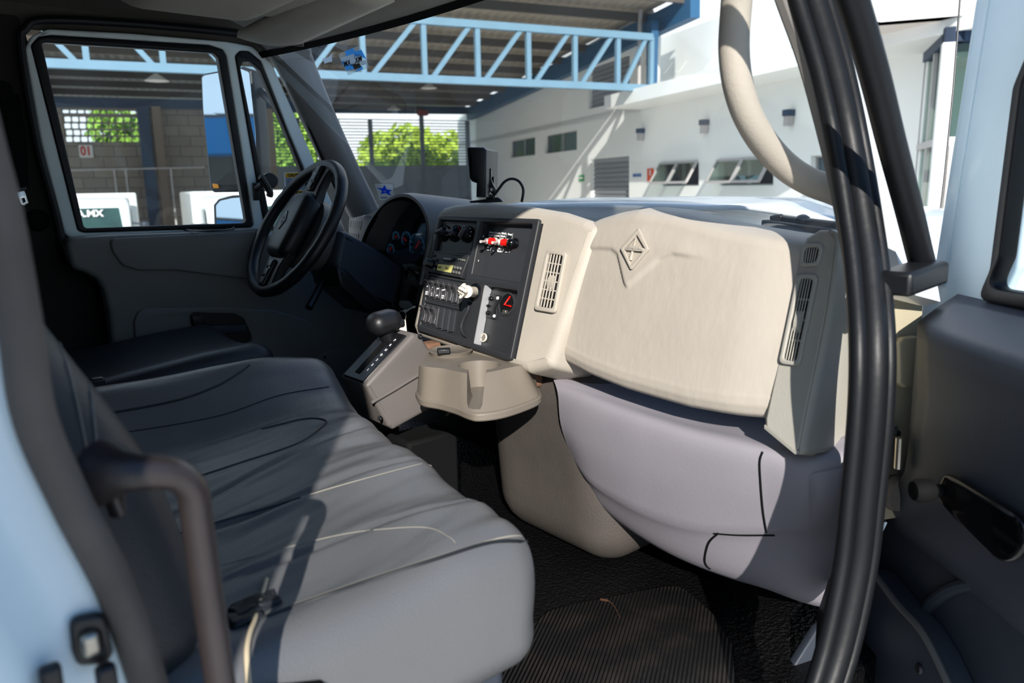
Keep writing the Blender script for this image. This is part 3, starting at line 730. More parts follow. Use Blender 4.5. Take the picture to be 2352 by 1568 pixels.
# toggle switches and lamps on the upper pocket floor
sh = plate('legend_sheet', [[z1(700, 345), z1(1555, 400), z1(1400, 1125), z1(530, 1030)]], PP, PN, .0008, M['black'], t, off=-.0112)
for s, q in (('Master\nSwitch', (765, 420)), ('Master\nSwitch', (975, 440)), ('Work\nMode', (1190, 460)), ('Pump', (1430, 440)), ('O', (655, 890)), ('Road\nMode', (1070, 1000))):
    text('lettering', s, pp(z1(*q), -.0104), UX, UY, .0068, M['white_ink'], sh, bold=.0002)
for a, c in (((600, 1005), (680, 1010)), ((815, 1035), (890, 1040)), ((1255, 1080), (1335, 1085)), ((1540, 400), (1490, 640)), ((1430, 970), (1395, 1115)), ((885, 380), (850, 560)), ((1095, 380), (1060, 590)), ((1310, 400), (1270, 610)), ((760, 900), (725, 1035)), ((990, 920), (970, 1045)), ((1200, 920), (1165, 1090))):
    b = MB(); b.bar(pp(z1(*a), -.0104), pp(z1(*c), -.0104), .0014 if abs(a[1] - c[1]) < 40 else .0005, .0004, PN); b.build('legend_line', M['white_ink'], sh)
TA = V((-1, .05, .08)).normalized()
def toggle(q, tip):
    c = pp(z1(*q), -.010)
    g = MB(); g.lathe([(.0085, 0), (.0085, .003), (.0105, .003), (.0105, .006), (.0075, .006), (.0075, .016), (.006, .018), (.001, .018)], c, TA, 12); o = g.build('toggle_switch', M['nickel'], t)
    e = HP(*z1(*tip), c + TA * .046, TA)
    g = MB(); g.tube([c + TA * .014, c.lerp(e, .6), e], [.0022, .0026, .0034], 10); g.build('bat_lever', M['nickel'], o)
toggle((770, 690), (375, 700)); toggle((1190, 725), (800, 738))
for q in ((925, 690), (1375, 735)):
    c = pp(z1(*q), -.010)
    g = MB(); g.lathe([(.009, 0), (.009, .004), (.0085, .004), (.0085, .006)], c, TA, 16); o = g.build('pilot_lamp', M['nickel'], t)
    g = MB(); g.lathe([(.0075, .004), (.0082, .006), (.0082, .015), (.007, .019), (.001, .020)], c, TA, 18); g.build('lamp_lens', M['red'], o)
c = pp(z1(1640, 760), -.010)
g = MB(); g.lathe([(.012, 0), (.012, .003), (.010, .003)] + [(.0092 + .0008 * (k % 2), .004 + .002 * k) for k in range(8)] + [(.008, .021), (.001, .022)], c, TA, 20); g.build('push_button', M['black_gloss'], t)
for q in ((465, 510), (275, 1390)):
    g = MB(); g.lathe([(.004, 0), (.0035, .002), (.001, .0025)], pp(z1(*q), -.006), PN, 12); g.build('screw', M['nickel'], t)
# lower pocket fittings
sp = plate('socket_plate', [[z4(390, 300), z4(690, 370), z4(640, 470), z4(560, 640), z4(545, 868), z4(300, 815)]], PP, PN, .003, M['black'], t, off=-.009, bevel=.0008)
for q in ((585, 410), (512, 790)):
    g = MB(); g.lathe([(.0042, 0), (.0036, .0022), (.001, .003)], pp(z4(*q), -.009), PN, 12); g.build('screw', M['white_ink'], sp)
for q, r_ in (((445, 420), .0052), ((385, 725), .0048), ((392, 575), .003)):
    g = MB(); g.lathe([(r_, 0), (r_, .004), (r_ * .7, .006), (.001, .007)], pp(z4(*q), -.009), PN, 10); g.build('plug', M['black_gloss'], sp)
hc = pp(z4(780, 535), -.0115); R_ = .026
ringo = [hc + UX * (R_ * 1.06 * math.cos(a)) + UY * (R_ * 1.06 * math.sin(a)) for a in [2 * math.pi * i / 40 for i in range(40)]]
ringi = [hc + UX * (R_ * (.9 + .05 * math.sin(i * 7.3)) * math.cos(a)) + UY * (R_ * (.9 + .05 * math.cos(i * 5.1)) * math.sin(a)) for i, a in enumerate([2 * math.pi * i / 40 for i in range(40)])]
plate('cut_hole', [ringi], hc, PN, .0006, M['black_matt'], t, px=False, off=.0008)
plate('torn_edge', [ringo, ringi], hc, PN, .004, M['panel_inset'], t, px=False, off=.0025)
b = MB(); b.tube([hc + UX * .008 + UY * .018 + PN * .003, hc - UX * .004 - UY * .003 + PN * .004, hc + UX * .018 - UY * .004 + PN * .003], .0022, 6); b.build('red_wire', M['red'], t)
b = MB(); b.rbox(hc + UX * .004 - UY * .018 + PN * .002, (.006, .006, .004), .002); b.build('foam_scrap', M['steel'], t)
b = MB(); c = pp(z4(300, 1250), -.010); b.lathe([(.0100, 0), (.0105, .003), (.0085, .004), (.0078, .001), (.001, .001)], c, PN, 24); o = b.build('power_socket', M['knob_cream'], t)
b = MB(); b.lathe([(.0074, 0), (.0074, .0016), (.001, .0016)], c + PN * .001, PN, 20); b.build('socket_well', M['cup_grey'], o)

# ---------- climate control
t = empty('climate_control', pp(z2(800, 850)), 'black heater control unit with three knobs and a blue and red arc', 'heater control')
plate('fascia', [cl_q], PP, PN, .008, M['black'], t, off=-.002)
plate('fascia_rim', [[z2(510, 188), z2(1312, 232), z2(1172, 905), z2(372, 850)], [z2(520, 200), z2(1300, 240), z2(1165, 890), z2(385, 838)]], PP, PN, .002, M['switch_black'], t, off=.0005)
for q, an, s in (((600, 450), 200, 1.), ((845, 455), 170, 1.), ((1120, 470), 60, 1.25)):
    c = pp(z2(*q), -.001)
    g = MB(); g.lathe([(.021, 0), (.021, .003), (.019, .004), (.001, .004)], c, PN, 28); o = g.build('dial_plate', M['black_matt'], t)
    g = MB(); g.lathe([(.012 * s, .004), (.011 * s, .014), (.009 * s, .016), (.001, .016)], c, PN, 20); kb = g.build('knob', M['black'], t)
    w = math.radians(an); e = UX * math.cos(w) + UY * math.sin(w)
    g = MB(); g.bar(c + PN * .014 - e * .012 * s, c + PN * .016 + e * .014 * s, .009 * s, .016, PN); g.build('grip', M['switch_black'], kb, bevel=.003)
    for k in range(7):
        w = math.radians(200 - 36 * k); e = UX * math.cos(w) + UY * math.sin(w)
        if q[0] != 845:
            g = MB(); g.lathe([(.0011 + .0002 * k, 0), (.0011, .0006)], c + e * .0172 + PN * .004, PN, 8); g.build('dial_mark', M['white_ink'], o)
c = pp(z2(845, 455), .0035)
for a0, a1, m_ in ((185, 95, 'blue_line'), (85, -20, 'red_line')):
    g = MB(); g.tube([c + UX * .0175 * math.cos(math.radians(a0 + (a1 - a0) * k / 12)) + UY * .0175 * math.sin(math.radians(a0 + (a1 - a0) * k / 12)) for k in range(13)], .0011, 6); g.build('temperature_arc', M[m_], t)
# ---------- radio
t = empty('radio', pp(z2(650, 1400)), 'dash radio with yellow display and round volume knob', 'radio')
plate('radio_face', [[z2(360, 870), z2(1148, 955), z2(955, 1450), z2(190, 1315)]], PP, PN, .02, M['panel_black'], t, off=.008, bevel=.003)
plate('display', [[z2(450, 1140), z2(785, 1165), z2(735, 1335), z2(425, 1275)]], PP, PN, .002, M['lcd'], t, off=.0095)
text('digits', 'AM', pp(z2(488, 1215), .0098), UX, UY, .0088, M['ink'], t)
text('digits', '941', pp(z2(655, 1245), .0098), UX, UY, .0098, M['ink'], t)
g = MB(); g.lathe([(.0125, 0), (.0125, .004), (.011, .006), (.0105, .018), (.009, .020), (.001, .020)], pp(z2(305, 1135), .008), PN, 24); g.build('volume_knob', M['black'], t)
plate('badge', [[z2(*p) for p in circle((670, 1025), 150, 30, 62)]], PP, PN, .003, M['black'], t, off=.0105, bevel=.001)
text('badge_text', 'INTERNATIONAL', pp(z2(655, 1020), .0108), UX, UY, .0042, M['white_ink'], t, bold=.0002)
for x0, y0, n_, dx_, dy_, w_, h_ in ((808, 1205, 3, 62, 12, 50, 62), (778, 1310, 3, 62, 12, 50, 62), (905, 1025, 4, 42, 8, 34, 46), (395, 1140, 1, 0, 0, 46, 48), (358, 1238, 1, 0, 0, 46, 58)):
    for k in range(n_):
        c0, c1 = x0 + dx_ * k, y0 + dy_ * k
        plate('preset_button', [[z2(c0 - w_ * .4, c1 - h_ / 2), z2(c0 + w_ * .55, c1 - h_ / 2 + 4), z2(c0 + w_ * .4, c1 + h_ / 2), z2(c0 - w_ * .55, c1 + h_ / 2 - 4)]], PP, PN, .003, M['steel'], t, off=.011, bevel=.0008)
for q in ((360, 945), (425, 1045)):
    g = MB(); g.rbox(pp(z2(*q), .009), (.0045, .003, .002), .0015, rot=Matrix((UX, UY, PN)).transposed()); g.build('soft_key', M['black'], t)
# ---------- centre air vent
t = empty('air_vent', pp((1250, 710)), 'beige tall dash air vent with upright slats right of the black panel', 'air vent')
slat_vent(t, [zA(1282, 462), zA(1407, 482), zA(1333, 862), zA(1203, 840)], PP, PN, M['beige'], M['beige'], M['black'], 4, 5, rim=.009, off=.0075, wheels=2)

# ---------- glove box lid
t = empty('glove_box', (1.1, .9, -.38), 'large beige glove box lid with a raised diamond emblem', 'glove box')
GP = V((1.148, 1, -.085)); GN = V((-1, 0, .286)).normalized()
topz = [(.60, -.098), (.636, -.094), (.72, -.082), (.80, -.072), (.91, -.052), (1.0, -.044), (1.06, -.052), (1.11, -.064), (1.15, -.078), (1.17, -.095)]
botz = [(.60, -.386), (.64, -.386), (.70, -.390), (.80, -.394), (.95, -.389), (1.05, -.380), (1.14, -.366)]
brow = [(A(a, c, x=1.12).y, A(a, c, x=1.12).z) for a, c in ((1320, 573), (1360, 569), (1392, 571), (1408, 582), (1440, 652), (1445, 655), (1508, 592), (1535, 582), (1600, 590), (1660, 605))]
def lid(yy, s):
    """s: 0 top back, 1 bottom back"""
    tz, bz = interp(topz, yy), interp(botz, yy)
    prof = [(0, .090, 0), (.03, .062, 0), (.05, .034, -.001), (.075, .015, -.005), (.10, .006, -.010), (.13, .001, -.020), (.86, -.002, None), (.90, .0, -1), (.94, .008, -2), (.97, .022, -3), (1., .05, -4)]
    zface = lambda f: tz - .020 + (bz + .042 - (tz - .020)) * f
    if s <= .13:
        for (a, dx, dz), (c, ex, ez) in zip(prof, prof[1:6]):
            if a <= s <= c:
                w = (s - a) / (c - a); dxx = dx + (ex - dx) * w; z = tz + (dz + (ez - dz) * w); break
    elif s <= .86:
        w = (s - .13) / .73; z = zface(w); dxx = .001 - .004 * math.sin(math.pi * w)
    else:
        P = [(.86, .0, bz + .042), (.90, .003, bz + .026), (.94, .012, bz + .010), (.97, .026, bz + .002), (1., .06, bz)]
        for (a, dx, dz), (c, ex, ez) in zip(P, P[1:]):
            if a <= s <= c + 1e-9:
                w = (s - a) / (c - a); dxx = dx + (ex - dx) * w; z = dz + (ez - dz) * w; break
    x = 1.148 + (z + .085) * .286 + dxx
    x += .022 * sst(.74, .58, yy) + .012 * ((yy - .9) / .25) ** 2
    x += .06 * sst(1.115, 1.165, yy) ** 2
    if s > .13:
        zb = interp(brow, yy)
        fade = sst(1.14, 1.09, yy) * sst(.80, .88, yy)
        x -= .0055 * sst(zb - .007, zb + .003, z) * fade * sst(.13, .25, s) if z < -.06 else 0
    return V((x, yy, z))
NY, NS = 130, 110
ss = [i / NS for i in range(NS + 1)]
rows = []
for s in ss:
    row = []
    for j in range(NY + 1):
        yy = 1.165 - (1.165 - .612) * j / NY
        row.append(lid(yy, s))
    rows.append(row)
lb = MB(); lb.grid(rows); lidS = Surf(lb); lid_o = lb.build('lid', M['beige_lid'], t, recalc=False, angle=60)
EO = .0052
ring_o = [z5(655, 225), z5(872, 700), z5(468, 1180), z5(232, 690)]; ring_i = [z5(605, 385), z5(785, 692), z5(478, 1065), z5(325, 700)]
em = plate('emblem_ring', [ring_o, ring_i], GP, GN, .006, M['beige'], lid_o, bevel=.0018, off=EO + .007, fillet=[.004, .003])
plate('emblem_field', [[z5(650, 200), z5(880, 705), z5(458, 1215), z5(222, 690)]], GP, GN, .003, M['beige'], lid_o, bevel=.001, off=EO + .001, fillet=[.004])
b = MB(); b.tube([HP(*z5(600, 435), GP + GN * (EO + .003), GN), HP(*z5(470, 955), GP + GN * (EO + .003), GN)], [.0012, .004], 8); b.build('emblem_needle', M['beige'], lid_o)
plate('emblem_band', [[z5(325, 725), z5(335, 672), z5(440, 635), z5(560, 625), z5(690, 650), z5(785, 695), z5(780, 760)]], GP, GN, .006, M['beige'], lid_o, bevel=.001, off=EO + .0075)
text('emblem_text', 'INTERNATIONAL', HP(*z5(555, 690), GP + GN * (EO + .0078), GN), (0, -1, -.03), GN.cross(UX) if GN.cross(UX).z > 0 else -GN.cross(UX), .0062, M['beige_grey'], lid_o, ext=.0006, sx=.82)

# ---------- end vent pod at the passenger door
t = empty('vent_tower', (1.1, .6, -.4), 'pale grey end-of-dash pod with two slatted vents by the passenger pillar', 'vent')
E0, E1, E2 = A(1850, 548, x=1.17), A(1758, 970, x=1.085), A(1832, 1043, x=1.072)
EN = (E1 - E0).cross(E2 - E0).normalized()
if EN.dot(E0) > 0: EN = -EN
fl = [(1836, 572), (1850, 545), (1880, 526), (1908, 526), (1926, 552), (1906, 700), (1880, 830), (1852, 960), (1836, 1043), (1826, 1043), (1755, 984), (1754, 962), (1798, 760)]
fpts = [HP(*p, E0, EN) for p in fl]
side = {4: A(1955, 620, y=.548), 5: A(1966, 800, y=.548), 6: A(1968, 900, y=.548), 7: A(1962, 985, y=.548), 8: A(1958, 1012, y=.548)}
b = MB(); b.prism([p + EN * .0 for p in fpts], -EN * .10); b.build('pod_core', M['beige_grey'], t, bevel=.010, recalc=True)
fr_ = [fpts[k] for k in (3, 4, 5, 6, 7, 8)]
sd = [A(1940, 540, y=.56) + V((.05, 0, .0)), side[4], side[5], side[6], side[7], side[8]]
sd = [A(1930, 530, x=1.33), A(1958, 640, x=1.31), A(1972, 800, x=1.28), A(1974, 900, x=1.27), A(1966, 985, x=1.25), A(1960, 1014, x=1.23)]
a_, c_ = cr(fr_, 5), cr(sd, 5)
def sidept(p, q, w):
    m_ = p.lerp(q, w); return m_ + V((-.012, -.012, 0)) * math.sin(math.pi * w)
b = MB(); b.grid([[sidept(p, q, w) for w in (0, .12, .3, .5, .75, 1)] for p, q in zip(a_, c_)]); ps = b.build('pod_side', M['beige_grey'], t, recalc=True, angle=60); md = ps.modifiers.new('s', 'SOLIDIFY'); md.thickness = .006; md.offset = -1
b = MB(); b.prism([c_[-1] , a_[-1], fpts[9], fpts[10], fpts[10] + V((.15, 0, 0)), c_[-1] + V((.05, .02, 0))], (0, 0, .006)); b.build('pod_base', M['beige_grey'], t, recalc=True)
slat_vent(t, [zG(1522, 284), zG(1643, 282), zG(1613, 402), zG(1506, 410)], E0, EN, M['beige_grey'], M['beige_grey'], M['black'], 5, 0, rim=.006, off=.0075)
slat_vent(t, [zG(1496, 448), zG(1612, 450), zG(1508, 952), zG(1394, 936)], E0, EN, M['beige_grey'], M['beige_grey'], M['black'], 4, 3, rim=.007, off=.0075, wheels=2)
plate('catch_hole', [[zG(1712, 300), zG(1748, 297), zG(1732, 390), zG(1690, 388)]], sidept(a_[2], c_[2], .5) + V((-.012, -.012, 0)), (-.75, -.66, .1), .008, M['black_matt'], t, bevel=.002, fillet=[.004])

# ---------- lower grey dash panel
t = empty('lower_dash_panel', (1.15, .9, -.75), 'grey bulging lower dash panel under the glove box', 'dash panel')
R0 = [(1270, 868), (1340, 888), (1420, 915), (1500, 943), (1600, 972), (1700, 992), (1760, 1005), (1850, 1012), (1968, 1000)]
R1 = [(1281, 903), (1342, 925), (1430, 955), (1500, 975), (1590, 1000), (1680, 1020), (1750, 1036), (1850, 1060), (1966, 1046)]
R2 = [(1288, 975), (1340, 1015), (1425, 1050), (1500, 1070), (1590, 1090), (1680, 1108), (1752, 1120), (1850, 1140), (1962, 1125)]
R3 = [(1312, 1050), (1352, 1105), (1430, 1155), (1500, 1188), (1580, 1212), (1668, 1221), (1758, 1221), (1850, 1221), (1955, 1212)]
R4 = [(1316, 1056), (1357, 1112), (1434, 1163), (1504, 1196), (1583, 1219), (1669, 1227), (1758, 1227), (1850, 1227), (1955, 1218)]
R5 = [(1345, 1100), (1390, 1165), (1450, 1217), (1520, 1262), (1592, 1297), (1670, 1326), (1758, 1352), (1850, 1385), (1945, 1405)]
X = [(1.135, 1.13, 1.13, 1.13, 1.135, 1.14, 1.145, 1.15, 1.19), (1.11, 1.095, 1.085, 1.083, 1.083, 1.087, 1.093, 1.105, 1.15), (1.115, 1.10, 1.09, 1.087, 1.087, 1.09, 1.097, 1.11, 1.155), (1.14, 1.13, 1.12, 1.118, 1.118, 1.12, 1.125, 1.14, 1.18), (1.146, 1.137, 1.128, 1.126, 1.126, 1.128, 1.132, 1.147, 1.186), (1.19, 1.19, 1.19, 1.19, 1.19, 1.19, 1.195, 1.21, 1.235)]
rows = [[A(*p, x=x) for p, x in zip(r, xs)] for r, xs in zip((R0, R1, R2, R3, R4, R5), X)]
rows = [[p + V((.12, 0, .0)) for p in rows[0]]] + rows + [[p + V((.12, 0, .02)) for p in rows[-1]]]
rows = [cr(r, 5) for r in rows]
cols = [cr([r[k] for r in rows[0:3]], 1) for k in range(0)]
fine = []
for k in range(len(rows[0])):
    c1 = [rows[0][k], rows[1][k]] + cr([rows[i][k] for i in (1, 2, 3, 4)], 6)[1:] + cr([rows[i][k] for i in (5, 6, 7)], 6)
    fine.append(c1)
pb = MB(); pb.grid([[c[i] for c in fine] for i in range(len(fine[0]))]); panS = Surf(pb)
pb.build('panel_shell', M['grey_panel'], t, angle=50, recalc=True)
for ln in ([(1752, 1037), (1745, 1060), (1747, 1110), (1752, 1170), (1760, 1222)], [(1640, 1224), (1700, 1228), (1780, 1228)], [(1650, 1223), (1628, 1245), (1619, 1280), (1622, 1296), (1632, 1306)]):
    b = MB(); b.tube(panS.line(ln, 5, -.001), .0024, 6); b.build('panel_gap', M['black_matt'], t)
b = MB(); b.grid([[panS.hit(x, y0 + (y1 - y0) * w, .002 + .012 * math.sin(math.pi * w) ** .6 * (1 if 1862 < x < 1942 else 0)) for w in [k / 6 for k in range(7)]] for x, y0, y1 in ((1858, 1090, 1215), (1872, 1085, 1216), (1900, 1080, 1212), (1930, 1074, 1208), (1944, 1072, 1206))]); b.build('step_facet', M['grey_panel'], t, recalc=True, sub=1)

# ---------- engine cover, mat
t = empty('engine_cover', (1.25, 1.3, -.86), 'rough grey brown engine cover hump below the cup holder', 'engine cover')
def ec(p):
    w = (-p.z + .225) / .45
    return V((p.x - .0 + .03 * w, p.y - .015 * w, p.z))
b = MB(); b.rbox((1.31, 1.275, -.625), (.19, .215, .235), .10, (14, 14, 12), disp=ec); b.build('cover_shell', M['engine_cover'], t)
t = plate('rubber_mat', [[A(*p, z=-.852) for p in ((1100, 1700), (1180, 1470), (1262, 1400), (1345, 1380), (1560, 1338), (1640, 1410), (1682, 1480), (1700, 1700))]], (1.1, 1, -.852), (0, 0, 1), .008, M['mat_ribbed'], None, px=False, bevel=.002, fillet=[.05])
t.name = 'rubber_mat'; tag(t, 'black ribbed rubber floor mat in the passenger footwell', 'mat')

g = MB(); g.tube(cr([A(1380, 1376, z=-.846), A(1398, 1380, z=-.842), A(1412, 1394, z=-.845), A(1424, 1418, z=-.847)], 4), [.0028] * 4 + [.0008] * 9, 6); tag(g.build('dry_twig', M['twig_brown']), 'small dry brown leaf stalk lying on the black rubber mat', 'twig')
# ---------- cup holder
t = empty('cup_holder', (1.0, 1.25, -.45), 'grey brown plastic cup holder with two round wells mounted low on the dash', 'cup holder')
zt, zb = -.377, -.452
front = [(962, 905), (975, 920), (1010, 927), (1045, 937), (1075, 950), (1100, 953), (1150, 946), (1200, 932), (1238, 916)]
bt_px = [(958, 903), (970, 919), (1010, 927), (1045, 937), (1075, 949), (1100, 953), (1150, 947), (1200, 932), (1238, 914), (1236, 896)]
tp_px = [(963, 838), (978, 842), (1018, 846), (1045, 852), (1066, 856), (1095, 858), (1135, 852), (1170, 844), (1200, 838), (1203, 828)]
backb = [V((1.115, 1.26, 0)), V((1.10, 1.38, 0)), V((1.04, 1.46, 0)), V((.97, 1.465, 0))]
def outline(px_, z): return cr([A(*p, z=z) for p in px_], 4) + [V((p.x, p.y, z)) for p in backb]
ob_, ot_ = outline(bt_px, zb + .008), outline(tp_px, zt)
def ring2(c, r, n=32): return [V((c[0] + r * math.cos(2 * math.pi * k / n), c[1] + r * math.sin(2 * math.pi * k / n))) for k in range(n)]
cups = [(A(*zA(868, 1185), z=zt), .046), (A(*zA(690, 1115), z=zt), .046)]
body = MB(); body.loft([ob_, [p.lerp(q, .93) for p, q in zip(ob_, ot_)], ot_])
me0 = body.mesh('b'); bm_ = bmesh.new(); bm_.from_mesh(me0); bmesh.ops.recalc_face_normals(bm_, faces=bm_.faces); bm_.to_mesh(me0); bm_.free()
cut = []
for c, r in cups:
    g = MB(); g.lathe([(r * .82, -.058), (r, .0), (r, .03)], c, (0, 0, 1), 32); cut.append(g.mesh('c'))
nc = cups[0][0]; nt_ = A(1091, 953, z=zb); nd = V((nt_.x - nc.x, nt_.y - nc.y, 0)).normalized(); nsd = nd.cross(V((0, 0, 1)))
g = MB(); prof = [(-.016, -.050), (-.0125, -.058), (.0125, -.058), (.016, -.050), (.0215, .03), (-.0215, .03)]
g.prism([nc + nsd * a + V((0, 0, b_)) for a, b_ in prof], nd * .14); cut.append(g.mesh('c'))
me = boolean(me0, cut)
obj('holder_body', me, M['cup_grey'], t, bevel=.003, angle=30)
b = MB(); cb_ = sum(ob_, V((0, 0, 0))) / len(ob_)
lo_ = [p + V(((p.x - cb_.x) * .03, (p.y - cb_.y) * .03, -.014)) for p in ob_]
b.loft([lo_, [p + V((0, 0, .018)) for p in lo_]]); b.build('base_lip', M['cup_grey'], t, bevel=.004, recalc=True)
for c, r in cups[1:]:
    b = MB(); b.lathe([(r, -.01), (r + .003, .006), (r + .006, .010), (r + .003, .011), (r - .002, .008)], c, (0, 0, 1), 32); b.build('well_rim', M['cup_grey'], t, recalc=True)
b = MB(); b.bar(A(*zA(605, 1098), z=zt + .018), A(*zA(688, 1095), z=zt + .018), .02, .012); b.build('spring_tab', M['black'], t, bevel=.003)
b = MB(); b.rbox(A(*zA(1190, 1268), z=-.43), (.02, .022, .02), .01); b.build('mount_bracket', M['rust'], t)
b = MB(); b.rbox(A(*zA(560, 1075), z=-.385), (.022, .022, .014), .008); b.build('mount_bracket', M['rust'], t)

# ---------- gear selector
t = empty('gear_console', (.95, 1.55, -.6), 'grey gear selector console with black slotted gate standing left of the cup holder', 'gear console')
gs = [(839, 886), (950, 765), (966, 768), (985, 798), (1012, 832), (1030, 850), (1030, 925), (990, 940), (905, 988), (893, 980)]
plate('console_body', [gs], (0, 1.50, 0), (0, -1, 0), .125, M['console_grey'], t, bevel=.010, fillet=[.010])
b = MB(); b.box2((.93, 1.505, -.86), (1.08, 1.61, -.60)); b.build('console_foot', M['black_matt'], t, bevel=.01)
b = MB(); b.tube(cr([A(853, 925, y=1.497), A(905, 895, y=1.497), A(960, 862, y=1.497), A(1000, 845, y=1.497)], 5), .004, 8); b.build('side_ridge', M['console_grey'], t)
g0, g1 = A(842, 884, y=1.5), A(946, 769, y=1.5); gd = (g1 - g0); gu = V((0, 1, 0)); gn = gd.cross(gu).normalized()
if gn.z < 0: gn = -gn
b = MB(); b.para(g0 + gu * .014 - gn * .008, gd * .97, gu * .10, gn * .012); b.build('gate_plate', M['black'], t, bevel=.005, recalc=True)
b = MB(); b.para(g0 + gd * .12 + gu * .055 + gn * .0042, gd * .72, gu * .018, gn * .002); b.build('gate_slot', M['black_matt'], t)
for k, s in enumerate(('P', 'R', 'N', 'D', '3', '2', '1')):
    text('gate_mark', s, g0 + gd * (.82 - .1 * k) + gu * .036 + gn * .0046, -gu, gd, .010, M['white_ink'], t)
for q in ((872, 960), (964, 772)):
    b = MB(); b.lathe([(.006, 0), (.006, .002), (.003, .003), (.001, .001)], A(*q, y=1.498), (0, -1, 0), 12); b.build('screw', M['black'], t)
t = empty('gear_lever', A(900, 812, y=1.57), 'black gear lever with a rounded knob rising from the gear console', 'gear lever')
kc = A(882, 740, y=1.57)
b = MB(); b.rbox(kc, (.043, .033, .028), .027, (10, 10, 10), Matrix.Rotation(-.12, 3, 'Y')); b.build('knob', M['black'], t)
b = MB(); b.rbox(kc + V((.032, -.022, -.004)), (.010, .008, .010), .006); b.build('thumb_button', M['black'], t)
b = MB(); b.tube([kc + V((.004, 0, -.024)), A(890, 773, y=1.57), A(894, 786, y=1.57)], [.021, .019, .016], 16); b.build('collar', M['black'], t)
b = MB(); b.tube([A(893, 782, y=1.57), A(903, 815, y=1.57)], .0095, 12); b.build('shaft', M['grey_dark'], t)
# keys
t = empty('key_ring', A(925, 745, y=1.72), 'keys on a ring with a white paper tag hanging from the ignition', 'keys')
KN = (-.6, -.8, .1); KP = A(930, 720, y=1.80)
plate('key', [[zA(372, 785), zA(430, 788), zA(458, 818), zA(420, 840), zA(382, 832), zA(368, 810)]], KP, KN, .005, M['grey_dark'], t, bevel=.001, fillet=[.004])
plate('key', [[zA(390, 845), zA(455, 818), zA(470, 815), zA(472, 828), zA(440, 838), zA(408, 862)]], KP, KN, .003, M['steel'], t, off=-.003)
rc = HP(*zA(388, 880), KP, KN); u_, v_, n_ = frame(KN)
b = MB(); b.tube([rc + u_ * .011 * math.cos(a) + v_ * .014 * math.sin(a) for a in [2 * math.pi * k / 24 for k in range(24)]], .0009, 6, closed=True); b.build('ring', M['steel'], t)
plate('paper_tag', [[zA(372, 908), zA(410, 905), zA(418, 978), zA(410, 985), zA(366, 972)]], KP, KN, .0012, M['knob_cream'], t, off=.004)
# ---------- monitor on the dash
t = empty('dash_monitor', A(1115, 458, x=1.27), 'black backup monitor seen edge-on on a bracket atop the dash', 'monitor')
zM = zz(1060, 330, 10.456); MX = 1.28
mp = lambda a, c, d=0: A(*zM(a, c), x=MX + d)
MN = V((-.77, -.64, 0)).normalized(); MP = A(1100, 400, x=MX)
body = [zM(160, 75), zM(520, 82), zM(598, 150), zM(585, 1290), zM(345, 1285), zM(355, 900), zM(260, 850), zM(215, 770), zM(200, 300), zM(150, 180)]
plate('monitor_body', [body], MP, MN, .16, M['black'], t, bevel=.006, off=.05)
plate('sun_shade', [[zM(140, 110), zM(165, 90), zM(215, 780), zM(300, 880), zM(350, 890), zM(335, 940), zM(250, 905), zM(195, 820), zM(160, 400)]], MP, MN, .17, M['black_matt'], t, bevel=.002, off=.056)
plate('mount_arm', [[zM(610, 600), zM(710, 595), zM(712, 860), zM(750, 960), zM(820, 1090), zM(805, 1180), zM(740, 1220), zM(690, 1160), zM(605, 1010)]], MP, MN, .012, M['black_gloss'], t, bevel=.002, off=.004)
plate('mount_arm', [[zM(705, 790), zM(780, 790), zM(780, 1000), zM(720, 960)]], MP, MN, .012, M['black_gloss'], t, bevel=.002, off=-.02)
b = MB(); b.lathe([(.005, 0), (.005, .003), (.0025, .003), (.0025, .0015), (.001, .0015)], HP(*zM(745, 1100), MP, MN) + MN * .004, MN, 14); b.build('bolt', M['chrome'], t)
plate('mount_foot', [[zM(600, 1150), zM(650, 1130), zM(690, 1210), zM(800, 1260), zM(800, 1400), zM(580, 1400)]], MP, MN, .02, M['black_gloss'], t, bevel=.003, off=-.004)
plate('base_pad', [[zM(180, 1375), zM(800, 1300), zM(860, 1280), zM(930, 1320), zM(1000, 1400), zM(600, 1420), zM(200, 1420)]], MP, MN, .05, M['black'], t, bevel=.004, off=-.005)
b = MB(); b.tube(cr([HP(*zM(*p), MP, MN) - MN * .01 for p in ((540, 1250), (600, 1285), (700, 1280), (800, 1190), (900, 1060), (1000, 930), (1120, 855), (1240, 845), (1360, 900), (1440, 1010), (1470, 1120), (1460, 1250), (1430, 1400))], 6), .0036, 10)
b.build('monitor_cable', M['black'], t)
